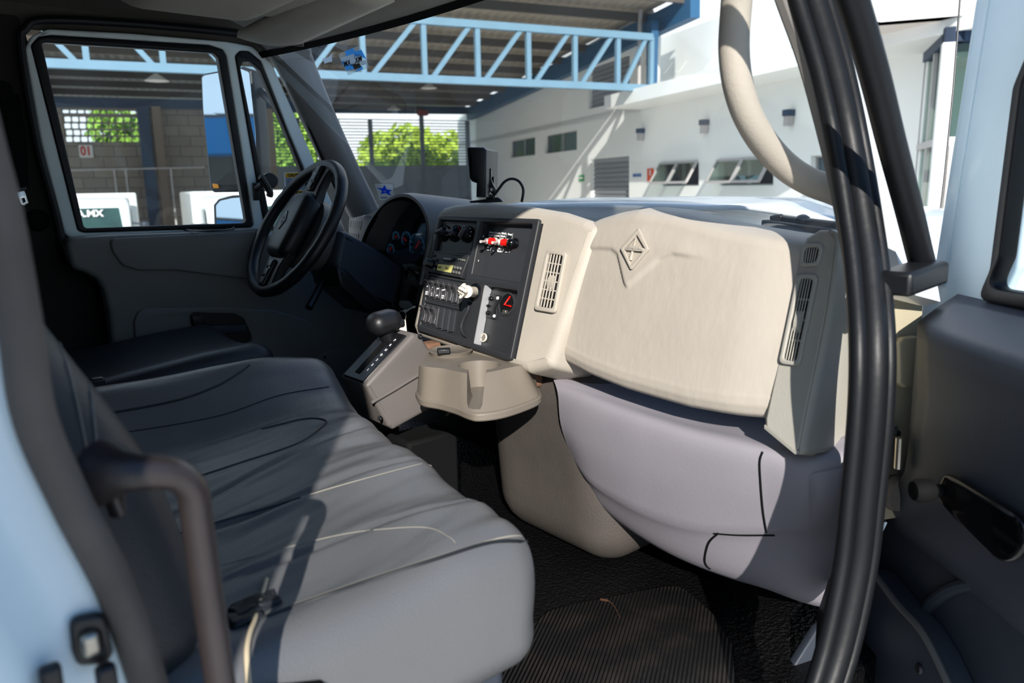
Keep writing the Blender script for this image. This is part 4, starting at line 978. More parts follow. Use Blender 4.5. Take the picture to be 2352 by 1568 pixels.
# ---------- bench seat
bench = empty('bench_seat', (.35, 1.15, -.86), 'black vinyl two person bench seat with stitched cushion, nearest seat', 'seat')
SC = V((.335, 1.145, -.545)); SH = V((.375, .462, .095))
def cush(p):
    y = p.y + SC.y; x0 = p.x
    xr = (p.x + SH.x) / (2 * SH.x)
    x = p.x + .175 * (y - 1.145) * xr
    z = p.z
    top = sst(.0, .09, p.z)
    X_ = x + SC.x
    far = sst(1.30, 1.50, y - .08 * math.sin(3 * X_)) * (.072 + .03 * math.sin(math.pi * min(1, max(0, xr))))
    near = .006 * math.sin((y - .7) * 22) * sst(.6, .9, xr)
    dip = -.022 * math.exp(-((xr - .35) / .3) ** 2) * math.exp(-((y - 1.08) / .3) ** 2)
    crown = .012 * math.exp(-((xr - .82) / .16) ** 2)
    n_ = noise.noise(V((X_ * 4, y * 16, 0))) * .005 + noise.noise(V((X_ * 7 + y * 6, y * 34 - X_ * 8, 3))) * .0026
    g = 0
    for ys, sk in ((1.03, -.03), (.845, -.12), (1.20, .30)):
        dy = y - (ys + sk * (X_ - .5)); g -= .005 * math.exp(-(dy / .007) ** 2)
        g += .004 * math.exp(-(dy / .05) ** 2)
    z += top * (far + dip + crown + near + n_ + g)
    if p.x > SH.x - .06 and p.z < .06:      # front face wrinkles
        x += noise.noise(V((y * 10, p.z * 18, 5))) * .006 * sst(-.1, .02, -p.z + .05)
    return V((x, p.y, z))
cb = MB(); cb.rbox(SC, SH, .055, (46, 150, 12), disp=cush); cuS = Surf(cb); cu_o = cb.build('cushion', M['vinyl'], bench, angle=70)
def seam(pts, nm='seam', m_='seam', r=.0016, off=.0006, n=6):
    b = MB(); b.tube(cuS.line(pts, n, off), r, 6); return b.build(nm, M[m_], cu_o)
seam([(560, 1432), (700, 1380), (850, 1328), (1000, 1280), (1130, 1240), (1190, 1230), (1222, 1240)], 'stitching', 'stitch', .0014)
seam([(556, 1436), (700, 1384), (850, 1332), (1000, 1284), (1130, 1245), (1225, 1244)], 'seam', 'seam', .0026)
seam([(262, 996), (400, 975), (520, 950), (640, 908), (755, 888)], 'seam', 'seam', .0014, .0002)
seam([(690, 1142), (780, 1115), (900, 1082), (1000, 1056)], 'stitching', 'stitch', .001)
seam([(300, 1262), (480, 1205), (690, 1143)], 'seam', 'seam', .002)
seam([(300, 1358), (500, 1300), (760, 1232), (900, 1213), (985, 1212), (1030, 1232), (1046, 1246)], 'seam', 'stitch', .0006)
seam([(255, 948), (330, 935), (420, 915), (500, 885), (550, 855), (572, 838)], 'seam', 'seam', .0028, .0002)
seam([(270, 1147), (420, 1105), (560, 1060), (680, 1020), (735, 985), (748, 966), (700, 962), (600, 985)], 'seam', 'seam', .0022, .0002)
b = MB(); b.tube(cr([cuS.hit(612, 1330, .004), cuS.hit(592, 1400, .006), cuS.hit(586, 1424, .010), cuS.hit(574, 1455, .006), cuS.hit(567, 1500, .004), cuS.hit(572, 1575, .004)], 6), .0028, 8); b.build('frayed_cord', M['cord_tan'], cu_o)
for q in ((575, 1400, .022), (610, 1385, .016), (560, 1425, .02)):
    b = MB(); b.rbox(cuS.hit(q[0], q[1], -.003), (q[2], .016, .008), .007, (8, 8, 8), disp=lambda p: p + V((0, 0, noise.noise(p * 90 + V((q[0], 0, 0))) * .006))); b.build('torn_flap', M['seam'], cu_o)
# backrest
BC = V((-.008, 1.145, -.10)); BH = V((.10, .435, .42)); BR = Matrix.Rotation(-math.radians(16.5), 3, 'Y')
def backd(p):
    y = p.y; f = sst(.02, .1, p.x)
    z = p.z
    x = p.x + f * (.028 * math.exp(-((z + .22) / .16) ** 2) - .018 * math.exp(-((z - .12) / .2) ** 2) - .012 * math.cos(y * 7.0))
    for ys in (-.30, -.1, .1, .30):
        dy = y - ys - .02 * math.sin(z * 5); x -= f * .005 * math.exp(-(dy / .008) ** 2)
    x += f * noise.noise(V((y * 9, z * 5, 9))) * .005
    return V((x, y + .025 * math.sin(z * 6) * (1 if y > 0 else 0) * abs(y) / .46, z))
bb = MB(); bb.rbox(BC, BH, .06, (10, 70, 50), BR, backd); baS = Surf(bb); ba_o = bb.build('backrest', M['vinyl_back'], bench, angle=70)
for pts in ([(95, 560), (150, 690), (195, 830), (215, 960), (222, 1030)], [(62, 600), (110, 720), (160, 860), (190, 990), (205, 1080)]):
    b = MB(); b.tube(baS.line(pts, 6, .0004), .0013, 6); b.build('seam', M['grey_dark'], ba_o)
# base
b = MB(); b.rbox((.30, 1.16, -.745), (.33, .44, .115), .02, (8, 8, 8), disp=lambda p: V((p.x + .10 * p.y * (p.x + .33) / .66, p.y, p.z))); b.build('seat_base', M['door_dark'], bench)
b = MB(); b.bar((.12, .70, -.46), (.30, .68, -.52), .03, .03); b.build('hinge_bracket', M['black_matt'], bench, bevel=.004)
# driver seat
t = empty('driver_seat', (.5, 2.03, -.86), 'dark driver seat half hidden behind the bench backrest', 'seat')
b = MB(); b.rbox((.46, 2.04, -.485), (.30, .23, .075), .055, (10, 10, 8), disp=lambda p: V((p.x, p.y, p.z + (.03 * (p.y / .23) ** 2 + .02 * math.sin(p.x * 6)) * (p.z > 0)))); b.build('cushion', M['vinyl_back'], t)
b = MB(); b.rbox((.10, 2.04, -.08), (.07, .23, .40), .05, (8, 10, 14), BR); b.build('backrest', M['vinyl_back'], t)
b = MB(); b.rbox((.46, 2.04, -.71), (.24, .2, .145), .03); b.build('pedestal', M['black_matt'], t)
b = MB(); b.tube([(.34, 1.70, -.60), (.30, 1.69, -.46), (.31, 1.69, -.41)], .009, 8); b.rbox((.318, 1.685, -.392), (.014, .012, .03), .006); b.build('belt_buckle', M['black'], t)

# ---------- grab bar on the rear door pillar
t = empty('grab_bar', A(260, 1090, y=.6), 'bent brown grey metal grab pipe mounted on the near door pillar', 'grab bar')
pth = cr([A(236, 1085, y=.625), A(300, 1084, y=.605), (A(370, 1084, y=.600)), A(415, 1096, y=.600), A(442, 1130, y=.600), A(452, 1190, y=.600), A(470, 1320, y=.600), A(492, 1470, y=.600), A(510, 1600, y=.600), A(540, 1800, y=.600)], 6)
b = MB(); b.tube(pth, [.0165 + .012 * math.exp(-(i / 4.) ** 1.5) - .003 * (1 - math.exp(-i / 9)) for i in range(len(pth))], 18, flat=.9); b.build('pipe', M['bar_brown'], t)
plate('flange', [[(232, 1052), (262, 1042), (290, 1110), (296, 1180), (280, 1195), (250, 1120)]], A(260, 1100, y=.612), (.5, -.85, .1), .014, M['bar_brown'], t, bevel=.004, fillet=[.006])
# ---------- rear passenger door pillar (outer skin, weather strip, striker)
ps = [(-140, -150), (-100, 100), (-45, 330), (-2, 494), (46, 753), (80, 960), (164, 1154), (263, 1348), (331, 1541), (375, 1700)]
sp = cr([A(*p, y=.60) for p in ps], 6)
b = MB(); b.tube(sp, .0185, 14, flat=.75); struct(b.build('trim_7', M['rubber_dusty']))
b = MB(); b.tube([p + V((.002, .024, 0)) for p in sp], .010, 12); struct(b.build('trim_8', M['rubber']))
# pillar skin
rows = []
for p in sp:
    rows.append([p + V((.004, .012, 0)), p + V((-.012, .004, 0)), p + V((-.035, .002, 0)), p + V((-.055, -.004, 0)), p + V((-.07, -.016, 0)), p + V((-.085, -.028, 0)), p + V((-.15, -.032, 0)), p + V((-.42, -.032, 0))])
b = MB(); b.grid(rows); pw = struct(b.build('wall_right', M['pillar_paint'], recalc=True, angle=60)); md = pw.modifiers.new('s', 'SOLIDIFY'); md.thickness = .004
b = MB(); b.box2((-.3, .60, -.95), (.06, .65, .45)); o = b.build('inner_pillar', M['black_matt'], pw)
t = empty('door_striker', A(205, 1475, y=.59), 'black door striker plate with a pale peg on the near pillar', 'door striker')
plate('striker_plate', [[(158, 1425), (240, 1412), (262, 1500), (248, 1528), (178, 1532), (166, 1500)], [(186, 1452), (226, 1446), (234, 1500), (196, 1506)]], A(205, 1475, y=.588), (-.1, -1, 0), .010, M['black'], t, bevel=.003, fillet=[.008, .005])
plate('striker_well', [[(186, 1452), (226, 1446), (234, 1500), (196, 1506)]], A(205, 1475, y=.594), (-.1, -1, 0), .002, M['black_matt'], t)
b = MB(); b.rbox(A(205, 1474, y=.588), (.006, .008, .009), .004); b.build('striker_peg', M['steel'], t)
for q in ((118, 1562), (245, 1560)):
    b = MB(); b.rbox(A(*q, y=.575), (.007, .006, .012), .004); b.build('hinge_stub', M['black'], pw)

# ---------- front passenger door pillar
c1 = [(1712, -560), (1775, -340), (1835, -120), (1868, 0), (1915, 160), (1950, 320), (1980, 500), (1998, 640), (2008, 800), (2003, 960), (1985, 1150), (1968, 1300), (1930, 1480), (1880, 1640)]
def yA(py): return interp([(-560, .60), (-150, .615), (0, .60), (300, .565), (560, .51), (750, .465), (900, .45), (1700, .45)], py)
A1 = cr([A(*p, y=yA(p[1])) for p in c1], 5)
b = MB(); b.tube(A1, .019, 12, flat=1.0); struct(b.build('trim_9', M['rubber'], angle=60))
b = MB(); b.tube([p + V((-.026, .010, .0)) for p in A1], .012, 10); struct(b.build('trim_10', M['rubber'], angle=60))
b = MB(); b.tube([p + V((.012, -.014, .0)) for p in A1], .010, 10); o11 = struct(b.build('trim_11', M['rubber'], angle=60))
b = MB(); b.grid([[p + V((-.022, .016, 0)), p + V((.01, .008, 0)), p + V((.02, -.008, 0)), p + V((.04, -.002, 0))] for p in A1]); o_ = b.build('seal_web', M['rubber'], o11, recalc=True); md = o_.modifiers.new('s', 'SOLIDIFY'); md.thickness = .006
low_ = [p for p in A1 if p.z < -.40]
b = MB(); b.grid([[p + V((.004, .004, 0)), p + V((.07, .038, 0)), p + V((.16, .085, 0)), p + V((.24, .125, 0))] for p in low_]); o_ = b.build('pillar_shade_lining', M['rubber'], o11, recalc=True); md = o_.modifiers.new('s', 'SOLIDIFY'); md.thickness = .006  # hidden sheet added behind the seal, low down, to shade the dash
# inner pillar trim (grey)
c2 = [(1630, -560), (1695, -340), (1762, -120), (1802, 0), (1852, 140), (1892, 290), (1922, 420), (1948, 560), (1966, 680), (1975, 800)]
b = MB(); b.sweep(cr([A(*p, y=yA(p[1]) + .03) for p in c2], 4), [(-.008, -.010), (.010, -.012), (.010, .014), (-.008, .014)], (0, -1, 0)); struct(b.build('trim_12', M['grey_mid'], bevel=.004, recalc=True))
# white outer pillar and fender edge
c3 = [(1745, -560), (1815, -340), (1880, -140), (1925, 0), (1978, 200), (2020, 380), (2062, 560), (2085, 640), (2094, 690)]
wpth = cr([A(*p, y=yA(p[1]) + .035) for p in c3], 4)
b = MB(); b.sweep(wpth, [(-.06, -.01), (.055, -.01), (.06, .004), (.055, .02), (-.06, .02)], (1, 0, .0)); o = struct(b.build('trim_13', M['white_paint'], recalc=True, angle=50))
jm = [(2040, 640), (2125, 660), (2118, 760), (2100, 900), (2090, 1060), (2062, 1190), (2000, 1200), (1970, 1180), (1970, 1100), (1990, 900), (1990, 700)]
plate('jamb', [jm], A(2060, 900, y=.54), (-.25, -1, 0), .02, M['cream'], o, bevel=.004)
plate('hinge_pad', [[(2066, 790), (2078, 776), (2112, 772), (2118, 880), (2080, 892), (2068, 880)]], A(2090, 840, y=.525), (-.25, -1, 0), .018, M['cream'], o, bevel=.005, fillet=[.006])
plate('hinge_leaf', [[(2042, 985), (2062, 975), (2072, 1040), (2068, 1090), (2040, 1090)]], A(2055, 1030, y=.525), (-.25, -1, 0), .010, M['steel'], o, bevel=.002, fillet=[.004])
b = MB(); b.lathe([(.001, .008), (.006, .008), (.009, .003), (.009, 0)], A(2054, 994, y=.52), (-.25, -1, 0), 12); b.build('bolt', M['black'], o)
b = MB(); b.tube([A(2066, 1005, y=.505), A(2062, 1075, y=.505)], .006, 10); b.build('hinge_pin', M['steel'], o)
b = MB(); b.lathe([(.028, 0), (.034, .01), (.030, .022), (.001, .028)], A(2050, 1125, y=.535), (-.35, -1, 0), 20); b.build('wiring_boot', M['rubber_dusty'], o)
# outer door aperture seal (second dark band)
c4 = [(1770, -560), (1845, -340), (1905, -160), (1958, 0), (2008, 170), (2048, 330), (2085, 470), (2112, 580), (2120, 612)]
b = MB(); b.tube(cr([A(*p, y=.47) for p in c4], 5), .0185, 10); struct(b.build('trim_14', M['rubber'], angle=60))
b = MB(); b.bar(A(2050, 652, y=.46), A(2140, 622, y=.46), .05, .034); struct(b.build('trim_15', M['black'], bevel=.006))
# sill
b = MB(); b.box2((.1, .50, -.98), (1.25, .60, -.90)); struct(b.build('trim_16', M['black'], bevel=.01))
# kick panel by the A pillar foot
plate('kick_panel', [[(1880, 1440), (1935, 1400), (1950, 1300), (1985, 1250), (1960, 1600), (1780, 1600)]], A(1930, 1450, y=.60), (-.3, -1, .3), .02, M['door_dark'], o, bevel=.004)

# ---------- moulded grab handle on the passenger pillar
t = empty('assist_handle', A(1905, 440, y=.62), 'curved beige moulded assist handle on the passenger windscreen pillar', 'handle')
hp = [(1790, -190), (1722, -120), (1698, -40), (1689, 40), (1686, 120), (1696, 200), (1722, 275), (1764, 340), (1812, 388), (1862, 418), (1905, 432), (1940, 440)]
hy = [.60, .63, .65, .66, .66, .66, .66, .66, .655, .64, .62, .60]
P_ = cr([A(*p, y=y) for p, y in zip(hp, hy)], 5)
b = MB(); n_ = len(P_); b.tube(P_, [.0225 + .008 * (abs(2 * i / n_ - 1) ** 6) for i in range(n_)], 18, flat=.95); b.build('grip', M['beige'], t)

# ---------- open passenger door, door_2
q_ = V((-.616, -.788, 0)); n2 = V((-.788, .616, 0)); Hg = V((1.46, .575, 0))
d2 = empty('door_2', (1.4, .5, -.9), 'open passenger door with grey trim and window crank', 'door'); d2['kind'] = 'structure'
def dp(s, z, o=0.): return Hg + q_ * s + n2 * o + V((0, 0, z))
PO = Hg
def sz(px, py, o=0.):
    P = HP(px, py, PO + n2 * o, n2); return (P - PO).dot(q_), P.z
# shell
outer = [dp(-.03, -.22), dp(.03, -.05), dp(.10, .20), dp(.20, .46), dp(.32, .52), dp(.95, .50), dp(1.06, .42), dp(1.08, -.2), dp(1.08, -1.05), dp(.30, -1.05), dp(-.01, -.95)]
hole = [dp(.24, -.17), dp(.25, .0), dp(.30, .22), dp(.36, .38), dp(.42, .44), dp(.92, .42), dp(.99, .36), dp(1.0, -.17)]
s1 = sz(2275, 690); s2 = sz(2340, 200)
hole[0] = dp(s1[0] - .02, -.19); hole[1] = dp(s1[0] + .004, s1[1] + .05); hole[2] = dp(s2[0], s2[1])
hole[3] = dp(s2[0] + .10, s2[1] + .2); hole[4] = dp(s2[0] + .18, s2[1] + .26)
f1, f2 = sz(2138, 650), sz(2238, 0)
outer[0] = dp(f1[0] - .015, -.30); outer[1] = dp(f1[0], f1[1]); outer[2] = dp(f2[0], f2[1]); outer[3] = dp(f2[0] + .08, f2[1] + .17)
plate('door_shell', [outer, hole], PO, n2, .05, M['pillar_paint'], d2, px=False, bevel=.008, fillet=[.03, .03])
inn = [p + (sum(hole, V((0, 0, 0))) / len(hole) - p) * .07 for p in hole]
plate('window_seal', [hole, inn], PO, n2, .03, M['rubber'], d2, px=False, bevel=.006, off=.012, fillet=[.03, .03])
plate('window_pane', [hole], PO - n2 * .02, n2, .004, M['glass_side'], d2, px=False, fillet=[.03])
b = MB(); b.sweep([outer[1] + n2 * .004 + q_ * .03, outer[2] + n2 * .004 + q_ * .03, outer[3] + n2 * .004 + q_ * .03], [(-.012, 0), (.012, 0), (.010, .008), (-.010, .008)], q_); b.build('frame_bead', M['pillar_paint'], d2, recalc=True, bevel=.003)
# trim: swept profile (offset from the skin, height)
prof = [(-.01, -.190), (.0, -.193), (.05, -.206), (.104, -.222), (.116, -.228), (.122, -.240), (.121, -.28), (.116, -.33), (.100, -.473), (.082, -.57), (.060, -.603), (.045, -.63)]
ssn = [i / 24 for i in range(25)]
def sfront(z): return interp([(-.19, .10), (-.205, .14), (-.235, .215), (-.33, .22), (-.473, .175), (-.589, .084), (-.63, .03)], z)
tb = MB(); tb.grid([[dp(sfront(z) + (1.04 - sfront(z)) * s, z, o) for s in ssn] for o, z in prof])
trS = Surf(tb); o = tb.build('upper_trim', M['door_dark'], d2, recalc=True, angle=50); md = o.modifiers.new('s', 'SOLIDIFY'); md.thickness = .004; md.offset = -1
b = MB(); b.prism([dp(sfront(z) - .002, z, o_) for o_, z in prof[1:-1]] + [dp(sfront(-.6), -.6, -.01), dp(sfront(-.22), -.23, -.01)], q_ * .004); b.build('trim_end', M['door_dark'], d2)
low = [(2044, 1180), (2120, 1165), (2352, 1150), (2700, 1140), (2700, 1900), (1900, 1900), (1975, 1568), (1985, 1400), (2005, 1260)]
plate('lower_trim', [low], PO + n2 * .045, n2, .03, M['door_dark'], d2, bevel=.006)
b = MB(); L0 = PO + n2 * .048
b.tube(cr([HP(*p, L0, n2) for p in ((2030, 1195), (2090, 1170), (2180, 1160), (2400, 1158))], 5), .004, 8); b.build('trim_bead', M['door_dark'], d2)
plate('map_pocket', [[(1992, 1308), (2008, 1318), (2060, 1385), (2110, 1440), (2145, 1500), (2190, 1600), (2220, 1750), (1900, 1750), (1975, 1568)]], PO + n2 * .045, n2, .045, M['door_dark'], d2, bevel=.006, off=.045)
b = MB(); b.tube(cr([HP(*p, PO + n2 * .09, n2) for p in ((1990, 1306), (2012, 1322), (2060, 1385), (2110, 1440), (2145, 1500), (2190, 1600), (2215, 1700))], 4), .006, 8); b.build('pocket_lip', M['grey_dark'], d2)
b = MB(); b.tube(cr([HP(*p, PO + n2 * .047, n2) for p in ((2110, 1445), (2118, 1420), (2140, 1385), (2190, 1350), (2260, 1335), (2340, 1330), (2460, 1345), (2560, 1420))], 5), .011, 10); b.build('pocket_ring', M['door_dark'], d2)
b = MB(); b.lathe([(.001, .004), (.007, .004), (.009, 0)], HP(2112, 1535, PO + n2 * .092, n2), n2, 12); b.build('screw', M['black'], d2)
# window crank
cw = trS.hit(2292, 1238, 0)
CO = PO + n2 * ((cw - PO).dot(n2) + .03)
crk = [(2160, 1098), (2176, 1092), (2240, 1130), (2310, 1172), (2345, 1205), (2352, 1250), (2325, 1286), (2290, 1288), (2250, 1255), (2165, 1165), (2150, 1130)]
cs = cr([V((a, c, 0)) for a, c in crk], 3, True)
ck = plate('window_crank', [[(p.x, p.y) for p in cs]], CO, n2, .016, M['black_gloss'], d2, bevel=.006)
b = MB(); b.lathe([(.022, -.045), (.026, -.01), (.026, 0)], HP(2310, 1232, CO, n2), n2, 24); b.build('crank_hub', M['black'], ck)
kb = HP(2158, 1125, CO, n2)
b = MB(); b.lathe([(.009, -.004), (.009, .008), (.016, .012), (.0175, .018), (.0175, .034), (.014, .040), (.001, .041)], kb, n2, 24); b.build('crank_knob', M['black_matt'], ck)
# ================= outside =================
GZ = -H
mat('asphalt', 'd6d2ca', .9, .2, bump=(12, .3, .02), vary=(.5, .08))
mat('white_wall', 'f5f5f0', .8, .2, vary=(.6, .025))
mat('soffit', 'e2d8cf', .85, .2)
mat('truss_blue', '6f90a4', .5, .4, vary=(3, .06))
mat('beam_blue', '2f5a7c', .5, .4)
mat('navy', '1f3550', .5, .4)
mat('roof_metal', 'a39a8c', .6, .3, vary=(1.2, .12))
mat('purlin', '57524c', .7, .3)
mat('shutter', '85878a', .5, .4)
mat('alu', 'b9b3b0', .4, .5)
mat('dark_window', '4a5a60', .15, .6)
mat('fence_grey', '6f7880', .6, .3)
mat('gate_panel', '77808a', .6, .3, vary=(.8, .08))
mat('gutter_rust', '8a4030', .7, .2)
mat('truck_white', 'eef0ee', .3, .5, coat=.3)
mat('leaf', '8db545', .6, .3, vary=(3, .3))
mat('leaf_bright', 'b4cf45', .6, .3, vary=(3, .3))
mat('bark', '5a4a3a', .9, .2)
mat('sky_blue_paint', '1f86c6', .5, .4)
mat('column_brown', '7d6f60', .8, .2, vary=(2, .1))
mat('sign_white', 'd9d6d2', .6, .3)
mat('sign_red', 'c0392b', .6, .3)
mat('sign_orange', 'e0552a', .6, .3)
mat('sign_green', '1f9a4a', .6, .3)
mat('sign_blue', '5a78a8', .6, .3)
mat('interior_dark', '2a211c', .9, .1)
mat('cab_grey', '69746f', .8, .2, vary=(2.5, .35))
mat('block_lattice', '8a8278', .85, .2)
MATS['store_glass'] = glass('store_glass', (.72, .82, .78), .10)
MATS['truck_glass'] = glass('truck_glass', (.7, .8, .78), .06)
def blockwall():
    m = mat('block_wall', '8f8478', .9, .2)
    nt = m.node_tree; b = nt.nodes['Principled BSDF']; tc = nt.nodes.new('ShaderNodeTexCoord')
    mp = nt.nodes.new('ShaderNodeMapping'); mp.inputs['Rotation'].default_value = (math.radians(90), 0, 0)
    # generated along the wall: rotate the wall to the x axis first
    r = nt.nodes.new('ShaderNodeVectorRotate'); r.rotation_type = 'Z_AXIS'; r.inputs['Angle'].default_value = math.radians(16)
    nt.links.new(tc.outputs['Object'], r.inputs['Vector'])
    sx = nt.nodes.new('ShaderNodeSeparateXYZ'); cx = nt.nodes.new('ShaderNodeCombineXYZ')
    nt.links.new(r.outputs['Vector'], sx.inputs[0]); nt.links.new(sx.outputs['X'], cx.inputs['X']); nt.links.new(sx.outputs['Z'], cx.inputs['Y'])
    br = nt.nodes.new('ShaderNodeTexBrick'); br.inputs['Scale'].default_value = 1; br.inputs['Brick Width'].default_value = .5; br.inputs['Row Height'].default_value = .25; br.inputs['Mortar Size'].default_value = .012
    br.inputs['Color1'].default_value = lin('92887c'); br.inputs['Color2'].default_value = lin('857b70'); br.inputs['Mortar'].default_value = lin('6a625a')
    nt.links.new(cx.outputs[0], br.inputs['Vector']); nt.links.new(br.outputs['Color'], b.inputs['Base Color'])
    return m
blockwall()
b = MB(); b.box2((-60, -60, GZ - .2), (80, 80, GZ)); struct(b.build('floor_yard', M['asphalt'], smooth=False))
W = V((math.cos(math.radians(70)), math.sin(math.radians(70)), 0)); FN = V((-W.y, W.x, 0)); FP = A(1400, 425, dep=18.6)
TR = V((.960, -.279, 0)).normalized()         # along the canopy truss
TN = V((-TR.y, TR.x, 0));                     # away from the viewer
def fw(s, z, o=0.): return V((FP.x, FP.y, 0)) + W * s + FN * o + V((0, 0, z))
def fs(px, py, o=0.):
    P = HP(px, py, FP + FN * o, FN); return (P - V((FP.x, FP.y, P.z))).dot(W), P.z
def fbox(mb, s0, s1, z0, z1, o0, o1): return mb.para(fw(s0, z0, o0), W * (s1 - s0), V((0, 0, z1 - z0)), FN * (o1 - o0))
bld = empty('office_building', fw(0, GZ), 'long white rendered office building with a flat canopy and small windows', 'building')
holes = []
def win(pts):
    return [fw(*fs(*p)) for p in pts]
wq1 = win([(1171, 323), (1229, 314), (1229, 356), (1171, 363)]); wq2 = win([(1251, 309), (1325, 299), (1325, 345), (1251, 353)])
dq = win([(1357, 364), (1445, 359), (1445, 480), (1357, 480)]); uq = win([(1352, 148), (1446, 132), (1446, 230), (1352, 250)])
aq1 = win([(1518, 376), (1605, 370), (1605, 427), (1518, 427)]); aq2 = win([(1650, 368), (1776, 361), (1776, 426), (1650, 426)]); dw = win([(1862, 358), (1960, 352), (1960, 480), (1862, 480)])
def zfix(q):   # level sills
    z1, z0 = (q[0].z + q[1].z) / 2, (q[2].z + q[3].z) / 2
    return [V((p.x, p.y, z)) for p, z in zip(q, (z1, z1, z0, z0))]
wq1, wq2, dq, uq, aq1, aq2, dw = map(zfix, (wq1, wq2, dq, uq, aq1, aq2, dw))
plate('wall_low', [[fw(-14, GZ), fw(13, GZ), fw(13, 1.75), fw(-14, 1.75)], wq1, wq2, dq, aq1, aq2, dw], FP, -FN if FN.dot(FP) > 0 else FN, .22, M['white_wall'], bld, px=False, smooth=False)
NF = -FN if FN.dot(FP) > 0 else FN       # outward normal of the facade, towards the yard
sg = 1 if NF.dot(FN) > 0 else -1
zb1 = A(1083, 268, dep=28.4)
plate('wall_tall', [[fw(-1.9, 1.6), fw(13, 1.6), fw(13, 2.75), fw(-1.9, 4.1)], uq], FP, NF, .22, M['white_wall'], bld, px=False, smooth=False)
b = MB(); fbox(b, -14, -1.3, 1.9, 3.2, sg * -.8, sg * -.55); b.build('upper_wall', M['white_wall'], bld, smooth=False)
b = MB(); fbox(b, -14, -1.5, 1.64, 1.90, sg * -.2, sg * .92); b.build('canopy_slab', M['white_wall'], bld, smooth=False)
def window(q, n, m_=None):
    # frame with n lights set in the reveal
    c = MB(); P = [p - NF * .12 for p in q]
    u = P[1] - P[0]; v = P[3] - P[0]
    fr_ = [P[0], P[1], P[2], P[3]]
    t_ = .045
    for a, e in ((P[0], P[1]), (P[1], P[2]), (P[2], P[3]), (P[3], P[0])): c.bar(a, e, .05, .06, NF)
    for k in range(1, n): c.bar(P[0] + u * (k / n), P[3] + u * (k / n), .06, .06, NF)
    o = c.build('window', M['alu'], bld, smooth=False)
    g = MB(); g.para(P[0] - NF * .02, u, v, -NF * .02); g.build('pane', m_ or M['dark_window'], o, smooth=False)
    return o
for q in (wq1, wq2):
    o = window(q, 2)
    u = (q[1] - q[0]); v = q[3] - q[0]
    c = MB()
    for k in range(1, 7): c.bar(q[0] - NF * .09 + v * (k / 7), q[1] - NF * .09 + v * (k / 7), .02, .02, NF)
    c.build('bar_grille', M['dark_window'], o, smooth=False)
def awning(q, n):
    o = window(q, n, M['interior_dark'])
    u = (q[1] - q[0]) / n; v = q[3] - q[0]; L = v.length
    tilt = (v.normalized() * math.cos(math.radians(32)) + NF * math.sin(math.radians(32)))
    for k in range(n):
        P = q[0] + u * (k + .03) + NF * .03; s = MB(); U = u * .94
        Q = [P, P + U, P + U + tilt * L * 1.0, P + tilt * L * 1.0]
        for a, e in zip(Q, Q[1:] + Q[:1]): s.bar(a, e, .05, .04, NF)
        so = s.build('sash', M['alu'], bld, smooth=False)
        s = MB(); s.para(P, U, tilt * L, NF * .008); s.build('pane', M['store_glass'], so, smooth=False)
awning(aq1, 2); awning(aq2, 2)
def shutter(q, split=None, label='roller_shutter'):
    rows = []; u = q[1] - q[0]; v = q[3] - q[0]; n = int(v.length / .11); c = MB(); vs = []
    for k in range(n * 4 + 1):
        w = k / (n * 4); d = .10 + .018 * math.cos(2 * math.pi * k / 4)
        vs.append([q[0] + v * w - NF * d, q[1] + v * w - NF * d])
    c.grid(vs); return c.build(label, M['shutter'], bld, angle=80)
shutter(dq); shutter(uq)
window(dw, 1)
# roof tie post and pipe near the truss end
c = MB(); c.tube([fw(-2.0, 1.98, sg * .35), fw(-2.0, 3.6, sg * .35)], .045, 10); c.build('down_pipe', M['alu'], bld)
lamps = [(1478, 310, 'wall lamp left of the two awning windows'), (1625, 292, 'wall lamp above the gap between the awning windows'), (1820, 272, 'wall lamp nearest the beige handle')]
for k, (a, c_, lb) in enumerate(lamps):
    P = fw(*fs(a, c_)) + NF * .09
    t = empty('wall_lamp', P, 'small dark ' + lb + ' on the white facade', 'lamp', 'wall lamps along the facade')
    g = MB(); g.para(P - W * .07 + V((0, 0, .04)) - NF * .09, W * .14, V((0, 0, .10)), NF * .16); g.build('lamp_hood', M['navy'], t, bevel=.01)
    g = MB(); g.para(P - W * .055 + V((0, 0, -.12)) - NF * .07, W * .11, V((0, 0, .16)), NF * .12); g.build('lamp_shade', M['alu'], t, bevel=.01)
def wall_sign(px0, py0, px1, py1, m_, name, lb, cat='sign'):
    q = [fw(*fs(px0, py0)), fw(*fs(px1, py0)), fw(*fs(px1, py1)), fw(*fs(px0, py1))]
    q = zfix(q); g = MB(); g.para(q[0] + NF * .0, q[1] - q[0], q[3] - q[0], NF * .02); o = g.build(name, m_, smooth=False); tag(o, lb, cat); return o, q
o, q = wall_sign(1331, 402, 1342, 416, M['sign_green'], 'safety_sign', 'small green safety sign left of the roller shutter')
g = MB(); g.para(q[0] + NF * .021 + (q[1] - q[0]) * .1 + (q[3] - q[0]) * .3, (q[1] - q[0]) * .8, (q[3] - q[0]) * .35, NF * .004); g.build('sign_band', M['sign_white'], o, smooth=False)
o, q = wall_sign(1488, 387, 1502, 416, M['sign_orange'], 'fire_sign', 'orange upright fire sign right of the roller shutter')
g = MB(); g.para(q[0] + NF * .021 + (q[1] - q[0]) * .4 + (q[3] - q[0]) * .1, (q[1] - q[0]) * .2, (q[3] - q[0]) * .45, NF * .004); g.build('sign_mark', M['sign_white'], o, smooth=False)
o, q = wall_sign(1455, 399, 1473, 406, M['sign_blue'], 'door_sign', 'small blue grey plate beside the roller shutter')

